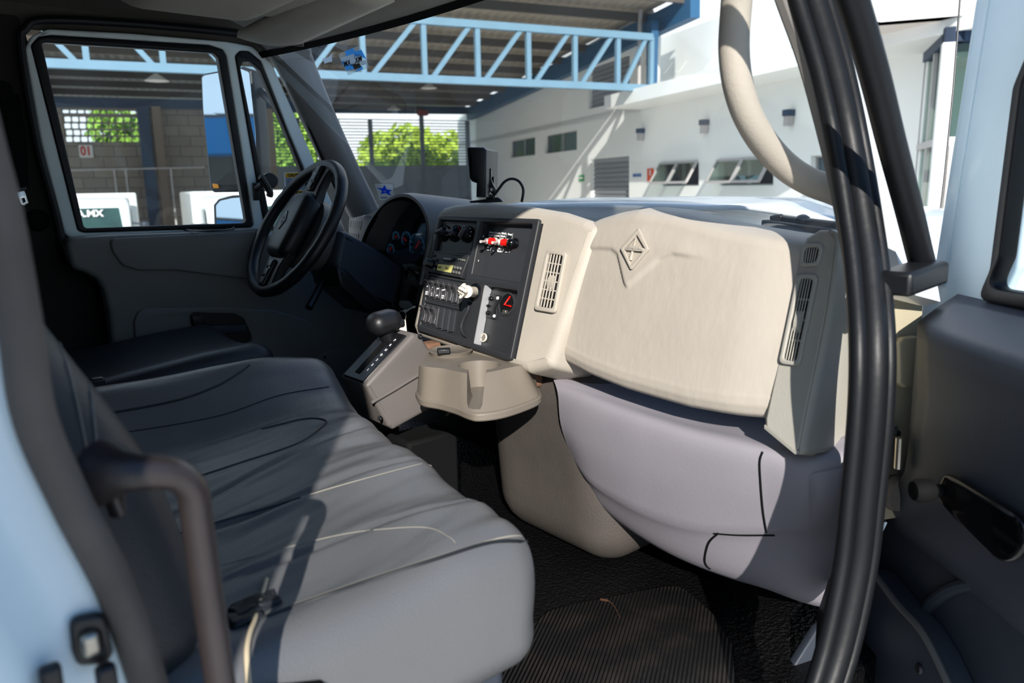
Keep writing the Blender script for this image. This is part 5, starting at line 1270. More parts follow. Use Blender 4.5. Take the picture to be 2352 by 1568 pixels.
# ---------- garage canopy
gar = empty('garage_canopy', (9, 13, GZ), 'big open vehicle shed with blue truss and corrugated metal roof', 'canopy')
T0 = V((-6.0, 0, 0)); 
TZ = 1.93; ta, tb_ = A(105, 145, z=TZ), A(1490, 203, z=TZ)
tdir = (tb_ - ta).normalized(); tnorm = V((-tdir.y, tdir.x, 0))       # away
tend = tb_ + tdir * .05; tst = ta - tdir * 6
TH = .985
mtr = MB()
tr = MB(); tr.bar(tst, tend, .13, .13); tr.bar(tst + V((0, 0, TH)), tend + V((0, 0, TH)), .13, .13)
trs = tr.build('truss', M['truss_blue'], gar, smooth=False)
# web posts at photo positions
def on_truss(px, z):
    # point of the truss line whose image column is px
    lo, hi = 0., 1.
    for _ in range(40):
        m_ = (lo + hi) / 2; P = tst.lerp(tend, m_); P = V((P.x, P.y, z)); w = P.dot(CD)
        x = 1176 + F * P.dot(CR) / w
        if x < px: lo = m_
        else: hi = m_
    return P
posts = [-40, 105, 205, 385, 836, 976, 1098, 1214, 1320, 1420, 1494]
posts = [205, 385, 836, 976, 1098, 1214, 1320, 1418, 1494]
sts = sorted([(on_truss(p, TZ) - tst).length for p in posts])
gap = 1.55
s0 = sts[2]
extra = [s for s in [s0 - 1.06 * k for k in range(1, 14)] if s > .3]
allst = sorted([s for s in sts if s >= s0 - .01] + extra)
tot = (tend - tst).length
for i, s in enumerate(allst):
    P = tst + tdir * s
    g = MB(); g.bar(P, P + V((0, 0, TH)), .09, .09, tnorm); g.build('web_post', M['truss_blue'], trs, smooth=False)
    if i + 1 < len(allst):
        Q = tst + tdir * allst[i + 1]
        e = .12
        g = MB()
        if P.dot(CR) / P.dot(CD) * F + 1176 > 640: g.bar(P + tdir * e, Q - tdir * e + V((0, 0, TH)), .08, .08, tnorm)
        else: g.bar(P + tdir * e + V((0, 0, TH)), Q - tdir * e, .08, .08, tnorm)
        g.build('web_diagonal', M['truss_blue'], trs, smooth=False)
g = MB(); P = tend; g.para(P + V((0, 0, -.18)), tdir * .16, tnorm * .18, V((0, 0, TH + .5))); g.build('end_post', M['beam_blue'], gar, smooth=False)
# side beam along the facade
bs, be = A(1597, 14, dep=14.6), fw(11.5, 2.75, sg * .25)
be = A(1078, 262, dep=27.8)
g = MB(); g.bar(bs, be, .22, .42); g.build('side_beam', M['beam_blue'], gar, smooth=False)
# roof sheet: from the front eave (nearer than the truss) down to the back
back = 12.5; zt0 = bs.z + .35
sl = (bs.z - be.z) / (be - bs).length
def roofz(d): return bs.z + .36 - sl * d
RW_ = (be - bs); RW_.z = 0; RL = RW_.length; RW_.normalize()
rows = []
nx = 500
Lr = 24.0
for j in (0, 1):
    d = -0.05 if j == 0 else RL + 1.5
    row = []
    for i in range(nx * 2 + 1):
        a = i / (nx * 2)
        P = V((bs.x, bs.y, 0)) + RW_ * d - tdir * (Lr * (1 - a)) + tdir * .1
        P.z = roofz(d) + .022 * math.sin(2 * math.pi * a * Lr / .21)
        row.append(P)
    rows.append(row)
g = MB(); g.grid(rows); g.build('roof_sheet', M['roof_metal'], gar, angle=80)
for k in range(11):
    d = .25 + k * (RL) / 10.0
    P = V((bs.x, bs.y, roofz(d) - .17)) + RW_ * d
    g = MB(); g.bar(P - tdir * Lr, P, .07, .17); g.build('purlin', M['purlin'], gar, smooth=False)
for k in range(3):
    P = V((bs.x, bs.y, 0)) - tdir * (6.5 + 7 * k)
    g = MB(); g.bar(V((P.x, P.y, roofz(0) - .38)), V((P.x, P.y, 0)) + RW_ * RL + V((0, 0, roofz(RL) - .38)), .16, .28); g.build('rafter', M['navy'], gar, smooth=False)
# back beam, columns
BW = V((be.x, be.y, 0)) + RW_ * -1.0
wl0 = A(120, 243, dep=18.0); wl1 = A(640, 250, dep=19.8)
bd = (V((wl1.x, wl1.y, 0)) - V((wl0.x, wl0.y, 0))).normalized(); bnn = V((bd.y, -bd.x, 0))      # towards the viewer
if bnn.dot(wl0) > 0: bnn = -bnn
BP = V((wl0.x, wl0.y, 0))
def bw(px, py, o=0.): return HP(px, py, BP + bnn * o, bnn)
tp = [wl0 - bd * 5, wl1 + bd * .4]
zB = wl0.z
g = MB(); g.para(V((tp[0].x, tp[0].y, zB - .05)), tp[1] - tp[0], V((0, 0, .22)), bnn * .2); g.build('back_beam', M['navy'], gar, smooth=False)
for a, m_, w_, nm in ((345, 'navy', .26, 'shed_column'), (617, 'column_brown', .42, 'shed_column'), (375, 'column_brown', .20, 'shed_column')):
    P = bw(a, 400, .15); g = MB(); g.para(V((P.x, P.y, GZ)) - bd * w_ / 2, bd * w_, bnn * .2, V((0, 0, zB - GZ))); g.build(nm, M[m_], gar, smooth=False)
P0_ = A(625, 250, dep=26.8); P1_ = A(1080, 254, dep=27.6); g = MB(); g.bar(P0_, P1_, .2, .25); g.build('back_beam', M['navy'], gar, smooth=False)
# block wall with lattice opening
op = [bw(140, 251), bw(331, 251), bw(331, 327), bw(140, 327)]
z1_, z0_ = (op[0].z + op[1].z) / 2, (op[2].z + op[3].z) / 2
op = [V((op[0].x, op[0].y, z1_)), V((op[1].x, op[1].y, z1_)), V((op[1].x, op[1].y, z0_)), V((op[0].x, op[0].y, z0_))]
e0 = BP - bd * 5; e1 = bw(630, 400)
ow = [V((e0.x, e0.y, GZ)), V((e1.x, e1.y, GZ)), V((e1.x, e1.y, zB)), V((e0.x, e0.y, zB))]
wg = struct(plate('wall_garage', [ow, op], BP, bnn, .2, M['block_wall'], None, px=False, smooth=False))
u_, v_ = op[1] - op[0], op[3] - op[0]
hl = []
for r in range(5):
    for c in range(11):
        x0 = (c + .08 + (.12 if r % 2 else 0)) / 11.2; x1 = x0 + .078; y0 = (r + .12) / 5; y1 = y0 + (.155 if r else .10)
        hl.append([op[0] + u_ * x0 + v_ * y0, op[0] + u_ * x1 + v_ * y0, op[0] + u_ * x1 + v_ * y1, op[0] + u_ * x0 + v_ * y1])
plate('lattice', [[op[0] - u_ * .01, op[1] + u_ * .01, op[2] + u_ * .01, op[3] - u_ * .01]] + hl, BP, bnn, .1, M['block_lattice'], wg, px=False, off=-.03, fillet=[0] + [.03] * len(hl), smooth=False)
sq = [bw(180, 333), bw(212, 333), bw(217, 362), bw(184, 363)]
sq = [V((sq[0].x, sq[0].y, sq[0].z)), V((sq[1].x, sq[1].y, sq[0].z)), V((sq[1].x, sq[1].y, sq[2].z)), V((sq[0].x, sq[0].y, sq[2].z))]
so = plate('number_sign', [sq], BP, bnn, .02, M['sign_white'], None, px=False, off=.03, smooth=False); tag(so, 'white bay sign with red number 01 on the grey block wall', 'sign')
text('digits', '01', sum(sq, V((0, 0, 0))) / 4 + bnn * .033, bd, (0, 0, 1), (sq[0].z - sq[2].z) * 1.0, M['sign_red'], so, bold=.01, sx=.8)
# pipe rail in front of the block wall
t = empty('pipe_rail', bw(300, 388, 1.), 'thin pipe rail with uprights in front of the block wall', 'rail')
g = MB(); g.tube([bw(150, 391, 1.2), bw(470, 384, 1.2)], .02, 8); g.build('rail', M['alu'], t)
for a in (392, 262, 288):
    P = bw(a, 388, 1.2); g = MB(); g.tube([P, V((P.x, P.y, GZ))], .022, 8); g.build('upright', M['alu'], t)
for a, c, dpt in ((360, 186, 14.5), (985, 203, 20.), (905, 252, 24.)):
    P = A(a, c, dep=dpt); t = empty('pendant_lamp', P, {360: 'white dish pendant lamp under the shed roof seen through driver window', 985: 'flat white shed lamp nearest the blue truss', 905: 'flat white shed lamp furthest back by the gate'}[a], 'lamp', 'lamps under the shed roof')
    g = MB(); g.lathe([(.02, .14), (.05, .12), (.22, .0), (.20, .0), (.001, .05)], P, (0, 0, 1), 20); g.build('lamp_shade', M['sign_white'], t, recalc=True)
    g = MB(); g.tube([P + V((0, 0, .1)), P + V((0, 0, 1.1))], .012, 6); g.build('lamp_rod', M['purlin'], t)

# ---------- louvred gate at the back
GD = 27.0
gp = A(860, 380, dep=GD); gP = V((gp.x, gp.y, 0))
def gt(px, py, o=0.): return HP(px, py, gP + bnn * o, bnn)
gate = empty('louvre_gate', V((gp.x, gp.y, GZ)), 'tall grey yard gate with louvre bars above a solid lower half', 'gate')
zl, zm, zt_ = gt(900, 470).z, gt(900, 380).z, gt(900, 275).z
ga, gb = gt(560, 380), gt(1078, 380)
g = MB(); g.para(V((ga.x, ga.y, GZ)), V((gb.x - ga.x, gb.y - ga.y, 0)), V((0, 0, zm - GZ)), bnn * .08); g.build('solid_panel', M['gate_panel'], gate, smooth=False)
for k in range(15):
    z = zm + (zt_ - zm) * (k + 1) / 15
    g = MB(); g.bar(V((ga.x, ga.y, z)), V((gb.x, gb.y, z)), .05, .034); g.build('louvre_bar', M['fence_grey'], gate, smooth=False)
for a in (855, 972, 1076, 690, 780):
    P = gt(a, 380, .05); top_ = zt_ + (.25 if a == 972 else 0); g = MB(); g.bar(V((P.x, P.y, GZ)), V((P.x, P.y, top_)), .14, .12, bnn); g.build('gate_post', M['fence_grey'], gate, smooth=False)
for a in (935, 1060):
    P = gt(a, 400, .1); g = MB(); g.bar(V((P.x, P.y, GZ)), V((P.x, P.y, zm - .1)), .1, .05, bnn); g.build('panel_rib', M['gate_panel'], gate, smooth=False)
g = MB(); zz_ = gt(900, 437).z; g.bar(V((ga.x, ga.y, zz_)) + bnn * .1, V((gb.x, gb.y, zz_)) + bnn * .1, .1, .05, bnn); g.build('panel_rib', M['gate_panel'], gate, smooth=False)
P = gt(971, 259, .1); g = MB(); g.rbox(P, (.18, .12, .1), .04); g.build('red_cap', M['gutter_rust'], gate)
# ---------- trees
def tree(c, R3, n, m_, label, trunk_h):
    t = empty('tree', V((c[0], c[1], GZ)), label, 'tree', None)
    g = MB(); rnd = random.Random(int(c[0] * 10))
    lumps = [V((0, 0, 0))] + [V((rnd.uniform(-.7, .7), rnd.uniform(-.7, .7), rnd.uniform(-.5, .5))) for _ in range(9)]
    for k in range(n):
        L = rnd.choice(lumps); d = V((rnd.gauss(0, 1), rnd.gauss(0, 1), rnd.gauss(0, 1))).normalized() * rnd.uniform(.3, .5)
        p = V(c) + V(((L.x + d.x) * R3[0], (L.y + d.y) * R3[1], (L.z + d.z) * R3[2]))
        a = V((rnd.gauss(0, 1), rnd.gauss(0, 1), rnd.gauss(0, .6))).normalized(); u = a.orthogonal().normalized(); w = a.cross(u); s = rnd.uniform(.10, .22)
        g.add([p - u * s, p - w * s * .5, p + u * s, p + w * s * .5], [(0, 1, 2, 3)])
    g.build('foliage', m_, t, smooth=False)
    g = MB(); g.tube([V((c[0], c[1], GZ)), V((c[0] + .1, c[1], (c[2] + GZ) / 2)), V((c[0], c[1], c[2]))], [.22, .17, .08], 10); g.build('trunk', M['bark'], t)
tp_ = A(935, 372, dep=33); tree(tp_, (2.0, 2.0, 1.7), 5200, M['leaf_bright'], 'bright green leafy tree behind the louvred gate', 2)
tp_ = A(650, 330, dep=34); tree(tp_, (2.1, 2.1, 2.6), 5200, M['leaf'], 'green tree seen through the triangular vent window', 2)
tp_ = A(330, 315, dep=30); tree(tp_, (1.7, 1.7, 1.3), 3000, M['leaf'], 'green tree showing through the breeze block openings', 2)
tp_ = A(1072, 372, dep=34); tree(tp_, (.9, .9, .7), 900, M['leaf'], 'small green shrub top at the right end of the gate', 1)

# ---------- parked light trucks in the shed
def light_truck(px, name_label, dpt, flip):
    c = A(px, 470, dep=dpt); C0 = V((c.x, c.y, GZ))
    f = -(V((c.x, c.y, 0))).normalized(); f = (f * .9 + bd * (.25 * flip)).normalized(); s = V((-f.y, f.x, 0))
    t = empty('parked_truck', C0, name_label, 'truck')
    def q(a, l, z): return C0 + f * a + s * l + V((0, 0, z * 1.075))
    prof = [(1.0, .5), (1.02, 1.15), (.95, 1.25), (.62, 2.02), (.45, 2.12), (-.5, 2.14), (-.6, 2.0), (-.6, .5)]
    b = MB(); n = len(prof)
    L_ = [[q(a, l * (1 - .06 * max(0, z - 1.2)), z) for a, z in prof] for l in (-.86, -.80, .80, .86)]
    b.prism([q(a, -.84, z) for a, z in prof], s * 1.68); cab = b.build('cab', M['truck_white'], t, bevel=.06)
    b = MB(); w0, w1 = .74, .68
    b.add([q(.985, -w0, 1.27), q(.985, w0, 1.27), q(.655, w1, 1.98), q(.655, -w1, 1.98)], [(0, 1, 2, 3)])
    o = b.build('windscreen', M['truck_glass'], t, smooth=False); md = o.modifiers.new('s', 'SOLIDIFY'); md.thickness = .012; md.offset = 1
    b = MB(); b.add([q(.97, -w0, 1.27), q(.97, w0, 1.27), q(.64, w1, 1.98), q(.64, -w1, 1.98)], [(0, 1, 2, 3)]); b.build('dark_cabin', M['cab_grey'], t, smooth=False)
    for l in (-.86, .86):
        b = MB(); b.add([q(.80, l, 1.30), q(-.35, l, 1.30), q(-.35, l, 1.95), (q(.52, l, 1.95))], [(0, 1, 2, 3)]); o = b.build('side_window', M['dark_window'], t, smooth=False)
        b = MB(); b.rbox(q(.92, l * 1.22, 1.55), (.06, .06, .24), .05); b.build('mirror', M['door_dark'], t)
        b = MB(); b.tube([q(.9, l, 1.75), q(.92, l * 1.2, 1.72)], .015, 6); b.build('mirror_arm', M['door_dark'], t)
    b = MB(); b.para(q(-.75, -.95, .95), f * -3.2, s * 1.9, V((0, 0, 1.35))); b.build('cargo_box', M['truck_white'], t, bevel=.03)
    b = MB(); b.para(q(-.9, -.7, .55), f * -3., s * 1.4, V((0, 0, .4))); b.build('chassis', M['black'], t)
    for a in (.2, -3.0):
        for l in (-.75, .75):
            b = MB(); b.lathe([(.38, -.12), (.38, .12)], q(a, l, .38), s, 20); b.build('wheel', M['rubber'], t)
    b = MB(); b.para(q(1.0, -.84, .45), f * .08, s * 1.68, V((0, 0, .28))); b.build('bumper', M['alu'], t, bevel=.02)
    return t, q, f, s
t, q, f_, s_ = light_truck(172, 'white light truck with lettered windscreen parked left behind the driver window', 13.0, -.25)
zt3 = (q(.655, 0, 1.98) - q(.985, 0, 1.27)).normalized()
text('screen_text', 'A.MX', q(.70, .25, 1.90) + f_ * .02, s_, zt3, .16, M['sign_white'], t, bold=.006)
light_truck(592, 'white light truck parked right, behind the black door mirror', 12.4, .5)

# ---------- glazed entrance on the right
EC = A(2150, 430, dep=9.0); EP = V((EC.x, EC.y, 0)); ea = W; er = V((W.y, -W.x, 0))
if er.dot(CR) < 0: er = -er
ea = V((math.cos(math.radians(30)), math.sin(math.radians(30)), 0)); er = V((ea.y, -ea.x, 0))
ent = empty('glazed_entrance', V((EC.x, EC.y, GZ)), 'glass corner entrance with white frames, navy fascia and white roof slab', 'building')
def eh(px, py, nn): return HP(px, py, EP, nn)
zf0, zf1 = eh(2150, 126, er).z, eh(2150, 96, er).z
zmid = eh(2190, 325, ea).z
g = MB(); g.bar(V((EP.x, EP.y, GZ)), V((EP.x, EP.y, zf0)), .14, .14, ea); g.build('corner_post', M['truck_white'], ent, smooth=False)
def ep(a, r, z): return EP + ea * a + er * r + V((0, 0, z))
g = MB(); g.para(ep(-.06, -.06, zf0), ea * 7, er * .2, V((0, 0, zf1 - zf0))); g.build('side_fascia', M['navy'], ent, smooth=False)
g = MB(); g.para(ep(-.06, -.06, zf0), er * 6, ea * .2, V((0, 0, zf1 - zf0))); g.build('front_fascia', M['navy'], ent, smooth=False)
for k in range(1, 7):
    g = MB(); g.bar(ep(.75 * k, 0, GZ), ep(.75 * k, 0, zf0), .08, .08, er); g.build('mullion', M['alu'], ent, smooth=False)
g = MB(); g.bar(ep(0, 0, zmid), ep(7, 0, zmid), .1, .08); g.build('transom', M['alu'], ent, smooth=False)
g = MB(); g.bar(ep(0, 0, zmid), ep(0, 6, zmid), .1, .10); g.build('transom', M['truck_white'], ent, smooth=False)
g = MB(); g.bar(ep(0, 1.6, GZ), ep(0, 1.6, zf0), .1, .1, ea); g.build('mullion', M['truck_white'], ent, smooth=False)
g = MB(); g.bar(ep(0, .14, GZ), ep(0, .14, zmid), .1, .1, ea); g.build('door_stile', M['alu'], ent, smooth=False)
g = MB(); g.para(ep(.02, .0, GZ), ea * 7, er * .012, V((0, 0, zf0 - GZ))); g.build('side_glazing', M['store_glass'], ent, smooth=False)
g = MB(); g.para(ep(.0, .0, zmid), er * 6, ea * .012, V((0, 0, zf0 - zmid))); g.build('front_glazing', M['store_glass'], ent, smooth=False)
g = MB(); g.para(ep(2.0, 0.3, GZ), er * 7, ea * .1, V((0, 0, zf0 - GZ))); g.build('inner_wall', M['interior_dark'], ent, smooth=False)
g = MB(); g.para(ep(.1, .1, zf0 - .15), er * 6, ea * 6.5, V((0, 0, .06))); g.build('inner_ceiling', M['soffit'], ent, smooth=False)
zs0, zs1 = eh(2150, 72, ea).z, eh(2150, 30, ea).z
g = MB(); g.para(ep(-.10, -.98, zf1 + .10), er * 9, ea * 6.2, V((0, 0, .04))); g.build('soffit', M['soffit'], ent, smooth=False)
g = MB(); g.para(ep(-.14, -1.0, zf1 + .10), er * 9.2, ea * .25, V((0, 0, .32))); g.build('roof_slab', M['white_wall'], ent, smooth=False)
g = MB(); g.para(ep(-.14, -1.0, zf1 + .10), ea * 6.5, er * .25, V((0, 0, .32))); g.build('roof_slab', M['white_wall'], ent, smooth=False)
g = MB(); g.para(ep(.5, -.4, zf1 + .2), er * 8, ea * 4, V((0, 0, 2.1))); g.build('blue_parapet', M['sky_blue_paint'], ent, smooth=False)
for k in range(4):
    g = MB(); g.bar(ep(.5, -.1 + k * 1.2, zf1 + .3), ep(.5, -.1 + k * 1.2, zf1 + 2.3), .25, .12, ea); g.build('parapet_rib', M['beam_blue'], ent, smooth=False)

# ---------- own truck outside: hood, wiper, mirrors, added sun blocker
t = empty('truck_hood', (2.4, 1.5, -.2), 'white truck hood sloping away beyond the windscreen', 'hood')
rows = []
for i in range(15):
    x = 1.62 + 1.9 * i / 14; row = []
    for j in range(25):
        y = 1.5 + 1.02 * (2 * j / 24 - 1); a = abs(2 * j / 24 - 1)
        w = 1 - .22 * (i / 14) ** 2
        z = -.135 + .085 * (1 - a ** 2.4) + .02 * math.sin(math.pi * min(1, i / 8)) - .16 * (i / 14) ** 2.2 - .35 * max(0, a - .86) / .14 * (1 if a > .86 else 0)
        z += .016 * math.exp(-((a - .45) / .05) ** 2)
        row.append(V((x, 1.5 + (y - 1.5) * w, z)))
    rows.append(row)
g = MB(); g.grid(rows); o = g.build('hood_skin', M['white_paint'], t, recalc=True, sub=1, angle=60); md = o.modifiers.new('s', 'SOLIDIFY'); md.thickness = .01; md.offset = -1
g = MB(); g.box2((1.45, .52, -.30), (1.68, 2.48, -.145)); g.build('cowl', M['white_paint'], t, bevel=.02)
g = MB(); g.box2((1.55, .62, -1.3), (3.3, 2.38, -.45)); g.build('engine_bay', M['white_paint'], t, bevel=.05)
t = empty('wiper', A(1830, 522, x=1.62), 'black windscreen wiper parked at the foot of the windscreen', 'wiper')
g = MB(); g.bar(A(1755, 512, x=1.60), A(1935, 536, x=1.55), .02, .016); g.build('blade', M['black'], t, bevel=.003)
g = MB(); g.bar(A(1770, 510, x=1.61), A(1800, 506, x=1.62), .016, .03); g.bar(A(1800, 508, x=1.62), A(1930, 524, x=1.57), .022, .026); g.build('arm', M['black'], t, bevel=.004)
g = MB(); g.lathe([(.014, 0), (.014, .02), (.008, .024)], A(1842, 518, x=1.60), (-.3, -.3, 1), 14); g.build('pivot', M['black'], t)
t = empty('door_mirror', A(510, 300, y=2.80), 'tall black exterior door mirror with a smaller convex mirror below', 'mirror')
MQ = A(510, 300, y=2.80); MNN = V((-.849, -.528, .0)).normalized()
mo = [(458, 176), (466, 168), (555, 152), (578, 160), (592, 300), (600, 430), (590, 440), (488, 442), (480, 434), (462, 250)]
plate('housing', [mo], MQ, MNN, .07, M['black'], t, bevel=.012, off=-.002, fillet=[.01])
plate('mirror_glass', [[(464, 178), (470, 173), (553, 158), (572, 166), (586, 300), (592, 424), (490, 424), (484, 416), (467, 250)]], MQ, MNN, .003, M['mirror'], t, off=.002, fillet=[.01])
plate('marker_lamp', [[(487, 421), (499, 423), (503, 432), (490, 432)]], MQ, MNN, .004, M['orange'], t, off=.004, fillet=[.004])
m2 = [(488, 470), (500, 456), (530, 448), (575, 446), (590, 470), (592, 530), (490, 530)]
N2 = V((-.87, -.49, .09)).normalized()
plate('convex_housing', [m2], MQ, N2, .06, M['black'], t, bevel=.01, off=-.004, fillet=[.01])
plate('convex_glass', [[(496, 472), (506, 461), (532, 455), (570, 452), (580, 470), (582, 522), (498, 522)]], MQ, N2, .003, M['mirror'], t, off=.002, fillet=[.01])
g = MB(); g.tube([A(583, 200, y=2.84), A(600, 210, y=2.7), A(650, 260, y=2.5)], .014, 8); g.tube([A(590, 300, y=2.84), A(592, 460, y=2.84)], .014, 8); g.tube([A(592, 520, y=2.84), A(640, 540, y=2.5)], .014, 8); g.build('bracket', M['black'], t)
# whip aerial between door and pillar
t = empty('whip_aerial', A(2150, 560, dep=2.3), 'thin black whip aerial upright between pillar and open door', 'aerial')
g = MB(); g.tube([A(2148, 585, dep=2.3), A(2170, 400, dep=2.3), A(2190, 200, dep=2.3), A(2208, -40, dep=2.3)], .0028, 8); g.build('rod', M['black'], t)
# fender of the truck seen through the gap / door glass
b = MB(); b.rbox((2.2, .62, -.55), (.55, .14, .35), .12, (10, 8, 10)); o = b.build('fender', M['white_paint']); tag(o, 'white front fender beyond the open passenger door', 'fender')
# unseen block added behind the cab to shade the near door pillar
b = MB(); b.box2((-4.6, .06, -1.4), (-.25, 2.45, 1.1)); struct(b.build('wall_sun_blocker', M['truck_white'], bevel=.02))
# shed across the yard behind the truck (shows in the mirrors)
t = empty('rear_shed', (-22, 6, GZ), 'blue fronted shed across the yard reflected in the door mirror', 'building')
b = MB(); b.box2((-24, -2, 1.2), (-22, 20, 2.3)); b.build('blue_fascia', M['sky_blue_paint'], t, smooth=False)
b = MB(); b.box2((-30, -2, GZ), (-28, 20, 2.3)); b.build('back_wall', M['block_lattice'], t, smooth=False)
b = MB(); b.box2((-30, -2, 2.3), (-22, 20, 2.4)); b.build('roof', M['purlin'], t, smooth=False)

# ---------- windscreen stickers
def wind_hit(px, py, off):
    lo, hi = .5, 4.
    d = ray(px, py)
    for _ in range(50):
        m_ = (lo + hi) / 2; P = d * m_
        tt = (P.z + .16) / .62; X_ = 1.464 - .454 * tt + .10 * (1 - ((P.y - 1.5) / .92) ** 2)
        if P.x < X_ - off: lo = m_
        else: hi = m_
    return d * lo
def wplane(px, py):
    c = wind_hit(px, py, .006); a = wind_hit(px + 8, py, .006); e = wind_hit(px, py + 8, .006)
    n = (a - c).cross(e - c).normalized()
    if n.dot(c) > 0: n = -n
    return c, n, (a - c).normalized()
c, n, ux = wplane(812, 140)
k6 = zz(720, 80, 13.07)
S6 = lambda *pts: [k6(*p) for p in pts]
t = empty('toll_sticker', c, 'blue and clear square sticker with black letters at the top of the windscreen', 'sticker')
plate('film', [S6((740, 590), (1370, 325), (1690, 980), (1040, 1215))], c, n, .0006, M['sticker_clear'], t)
for poly, m_ in ((((945, 490), (1190, 400), (1270, 560), (970, 640)), 'sticker_blue'), (((1250, 500), (1440, 450), (1590, 740), (1420, 640), (1210, 650)), 'sticker_blue'), (((840, 800), (890, 790), (1060, 900), (1180, 870), (1230, 1020), (990, 1070)), 'sticker_blue'), (((1250, 1120), (1490, 1030), (1450, 930), (1380, 980)), 'sticker_blue'),
                 (((785, 690), (1080, 620), (1400, 560), (1490, 720), (1430, 780), (900, 930)), 'sticker_pale'), (((1400, 800), (1560, 750), (1600, 880), (1450, 920)), 'sticker_pale')):
    plate('print_patch', [S6(*poly)], c, n, .0005, M[m_], t, off=.0008)
plate('print_patch', [S6((1170, 910), (1370, 850), (1440, 970), (1230, 1050))], c, n, .0005, M['panel_inset'], t, off=.0014)
xa = HP(*k6(930, 870), c, n); xb = HP(*k6(1490, 680), c, n)
text('lettering', 'MX__XM', (xa + xb) / 2 + n * .004, xb - xa, (0, 0, 1), (xb - xa).length * .24, M['ink'], t, bold=.0005)
t2 = plate('paper_scrap', [S6((275, 715), (450, 670), (540, 560), (555, 800), (330, 865))], *wplane(752, 133)[:2], .0006, M['sticker_pale'], None); tag(t2, 'torn pale paper scrap stuck at the top left windscreen corner', 'sticker')
c, n, ux = wplane(884, 436)
k7 = zz(840, 380, 15.68); S7 = lambda *pts: [k7(*p) for p in pts]
t = empty('star_sticker', c, 'clear sticker with a blue star low on the windscreen', 'sticker')
plate('film', [S7((320, 665), (960, 680), (1010, 1000), (1030, 1100), (700, 1240), (500, 1250))], c, n, .0006, M['sticker_clear'], t)
plate('star', [S7((665, 700), (750, 860), (960, 900), (840, 945), (915, 1085), (700, 985), (545, 1035), (580, 900), (395, 805), (610, 825))], c, n, .0005, M['star_blue'], t, off=.0008)
text('digits', '110', HP(*k7(685, 910), c, n) + n * .0014, ux, (0, 0, 1), .008, M['white_ink'], t, bold=.0002)
plate('print_line', [S7((530, 1140), (770, 1140), (770, 1175), (540, 1175))], c, n, .0005, M['sign_blue'], t, off=.0008)
# ================= camera, light, world =================
cam = bpy.data.cameras.new('camera'); co = bpy.data.objects.new('camera', cam); COL.objects.link(co)
m4 = Matrix((CR, CU, -CD)).transposed().to_4x4(); m4.translation = V((0, 0, H)); co.matrix_world = m4
cam.sensor_width = 36; cam.lens = F / 2352 * 36; cam.clip_start = .02; cam.clip_end = 300
cam.dof.use_dof = True; cam.dof.focus_distance = 1.75; cam.dof.aperture_fstop = 4.5
scene.camera = co
sun = bpy.data.lights.new('sun', 'SUN'); so = bpy.data.objects.new('sun', sun); COL.objects.link(so)
LD = V((.285, .380, -.236)).normalized()
so.rotation_euler = LD.to_track_quat('-Z', 'Y').to_euler(); so.location = (-5, -5, 8)
sun.energy = 5.6; sun.angle = math.radians(.55); sun.color = (1, .955, .89)
w = bpy.data.worlds.new('world'); scene.world = w; w.use_nodes = True
nt = w.node_tree; bg = nt.nodes['Background']
tc = nt.nodes.new('ShaderNodeTexCoord'); sx = nt.nodes.new('ShaderNodeSeparateXYZ'); rp = nt.nodes.new('ShaderNodeValToRGB')
nt.links.new(tc.outputs['Generated'], sx.inputs[0]); nt.links.new(sx.outputs['Z'], rp.inputs['Fac'])
e = rp.color_ramp.elements; e[0].position = 0.; e[0].color = (.58, .81, 1.0, 1); e[1].position = .7; e[1].color = (.18, .44, .98, 1)
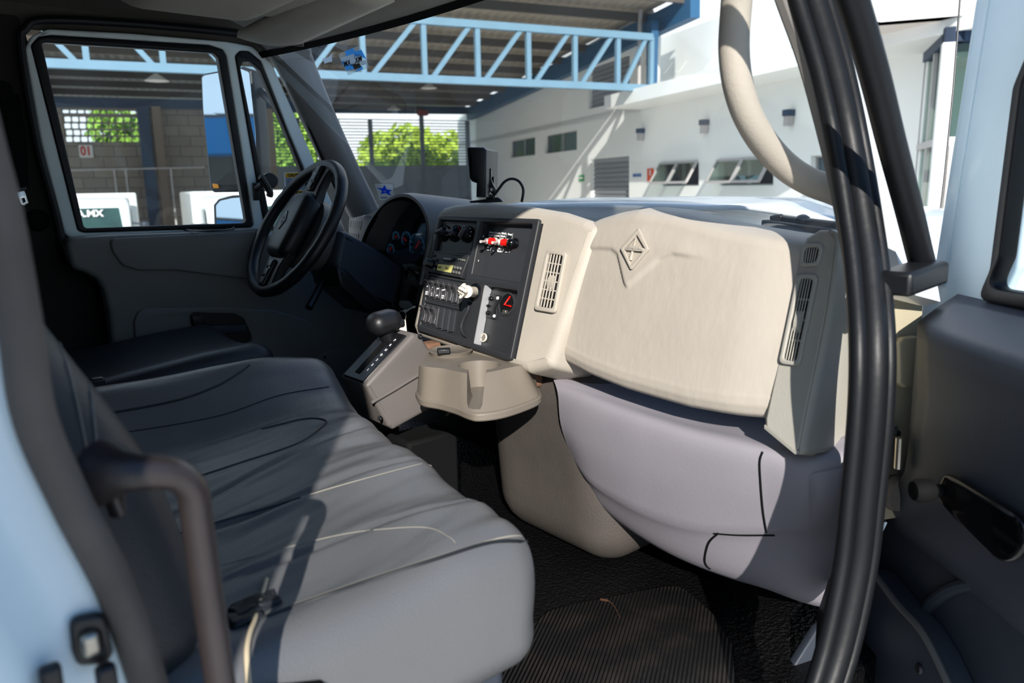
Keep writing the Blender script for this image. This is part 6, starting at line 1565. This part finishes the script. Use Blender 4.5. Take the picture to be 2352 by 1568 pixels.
# bright cloud bank ahead of the truck
nz = nt.nodes.new('ShaderNodeTexNoise'); nz.inputs['Scale'].default_value = 2.2; nz.inputs['Detail'].default_value = 6; nt.links.new(tc.outputs['Generated'], nz.inputs['Vector'])
dt = nt.nodes.new('ShaderNodeVectorMath'); dt.operation = 'DOT_PRODUCT'; dt.inputs[1].default_value = (math.cos(.65), math.sin(.65), -.1); nt.links.new(tc.outputs['Generated'], dt.inputs[0])
ad = nt.nodes.new('ShaderNodeMath'); ad.operation = 'ADD'; nt.links.new(dt.outputs['Value'], ad.inputs[0]); nt.links.new(nz.outputs['Fac'], ad.inputs[1])
mr = nt.nodes.new('ShaderNodeMapRange'); mr.inputs['From Min'].default_value = .85; mr.inputs['From Max'].default_value = 1.35; nt.links.new(ad.outputs[0], mr.inputs['Value'])
mx = nt.nodes.new('ShaderNodeMix'); mx.data_type = 'RGBA'; nt.links.new(mr.outputs['Result'], mx.inputs[0]); nt.links.new(rp.outputs['Color'], mx.inputs[6]); mx.inputs[7].default_value = (2.0, 2.1, 2.2, 1)
# second bright sky area, added behind the truck to light the facade
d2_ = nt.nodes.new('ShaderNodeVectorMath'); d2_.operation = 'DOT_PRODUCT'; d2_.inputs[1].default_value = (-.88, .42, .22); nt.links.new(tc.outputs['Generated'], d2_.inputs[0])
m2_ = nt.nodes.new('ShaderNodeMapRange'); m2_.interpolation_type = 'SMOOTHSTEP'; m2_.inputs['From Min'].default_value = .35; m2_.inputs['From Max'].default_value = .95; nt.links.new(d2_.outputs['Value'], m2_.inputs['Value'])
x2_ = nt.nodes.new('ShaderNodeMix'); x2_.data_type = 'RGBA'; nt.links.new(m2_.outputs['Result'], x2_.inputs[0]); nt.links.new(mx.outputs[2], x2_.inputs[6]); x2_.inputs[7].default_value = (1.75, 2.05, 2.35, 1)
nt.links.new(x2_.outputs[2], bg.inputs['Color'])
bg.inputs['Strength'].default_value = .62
scene.view_settings.view_transform = 'Standard'; scene.view_settings.look = 'None'
scene.view_settings.gamma = 1; scene.view_settings.use_curve_mapping = False; scene.view_settings.exposure = .38
scene.cycles.use_denoising = True
scene.cycles.max_bounces = 8; scene.cycles.transparent_max_bounces = 16; scene.cycles.diffuse_bounces = 4; scene.cycles.glossy_bounces = 4
scene.cycles.caustics_reflective = False; scene.cycles.caustics_refractive = False
scene.cycles.sample_clamp_indirect = 6
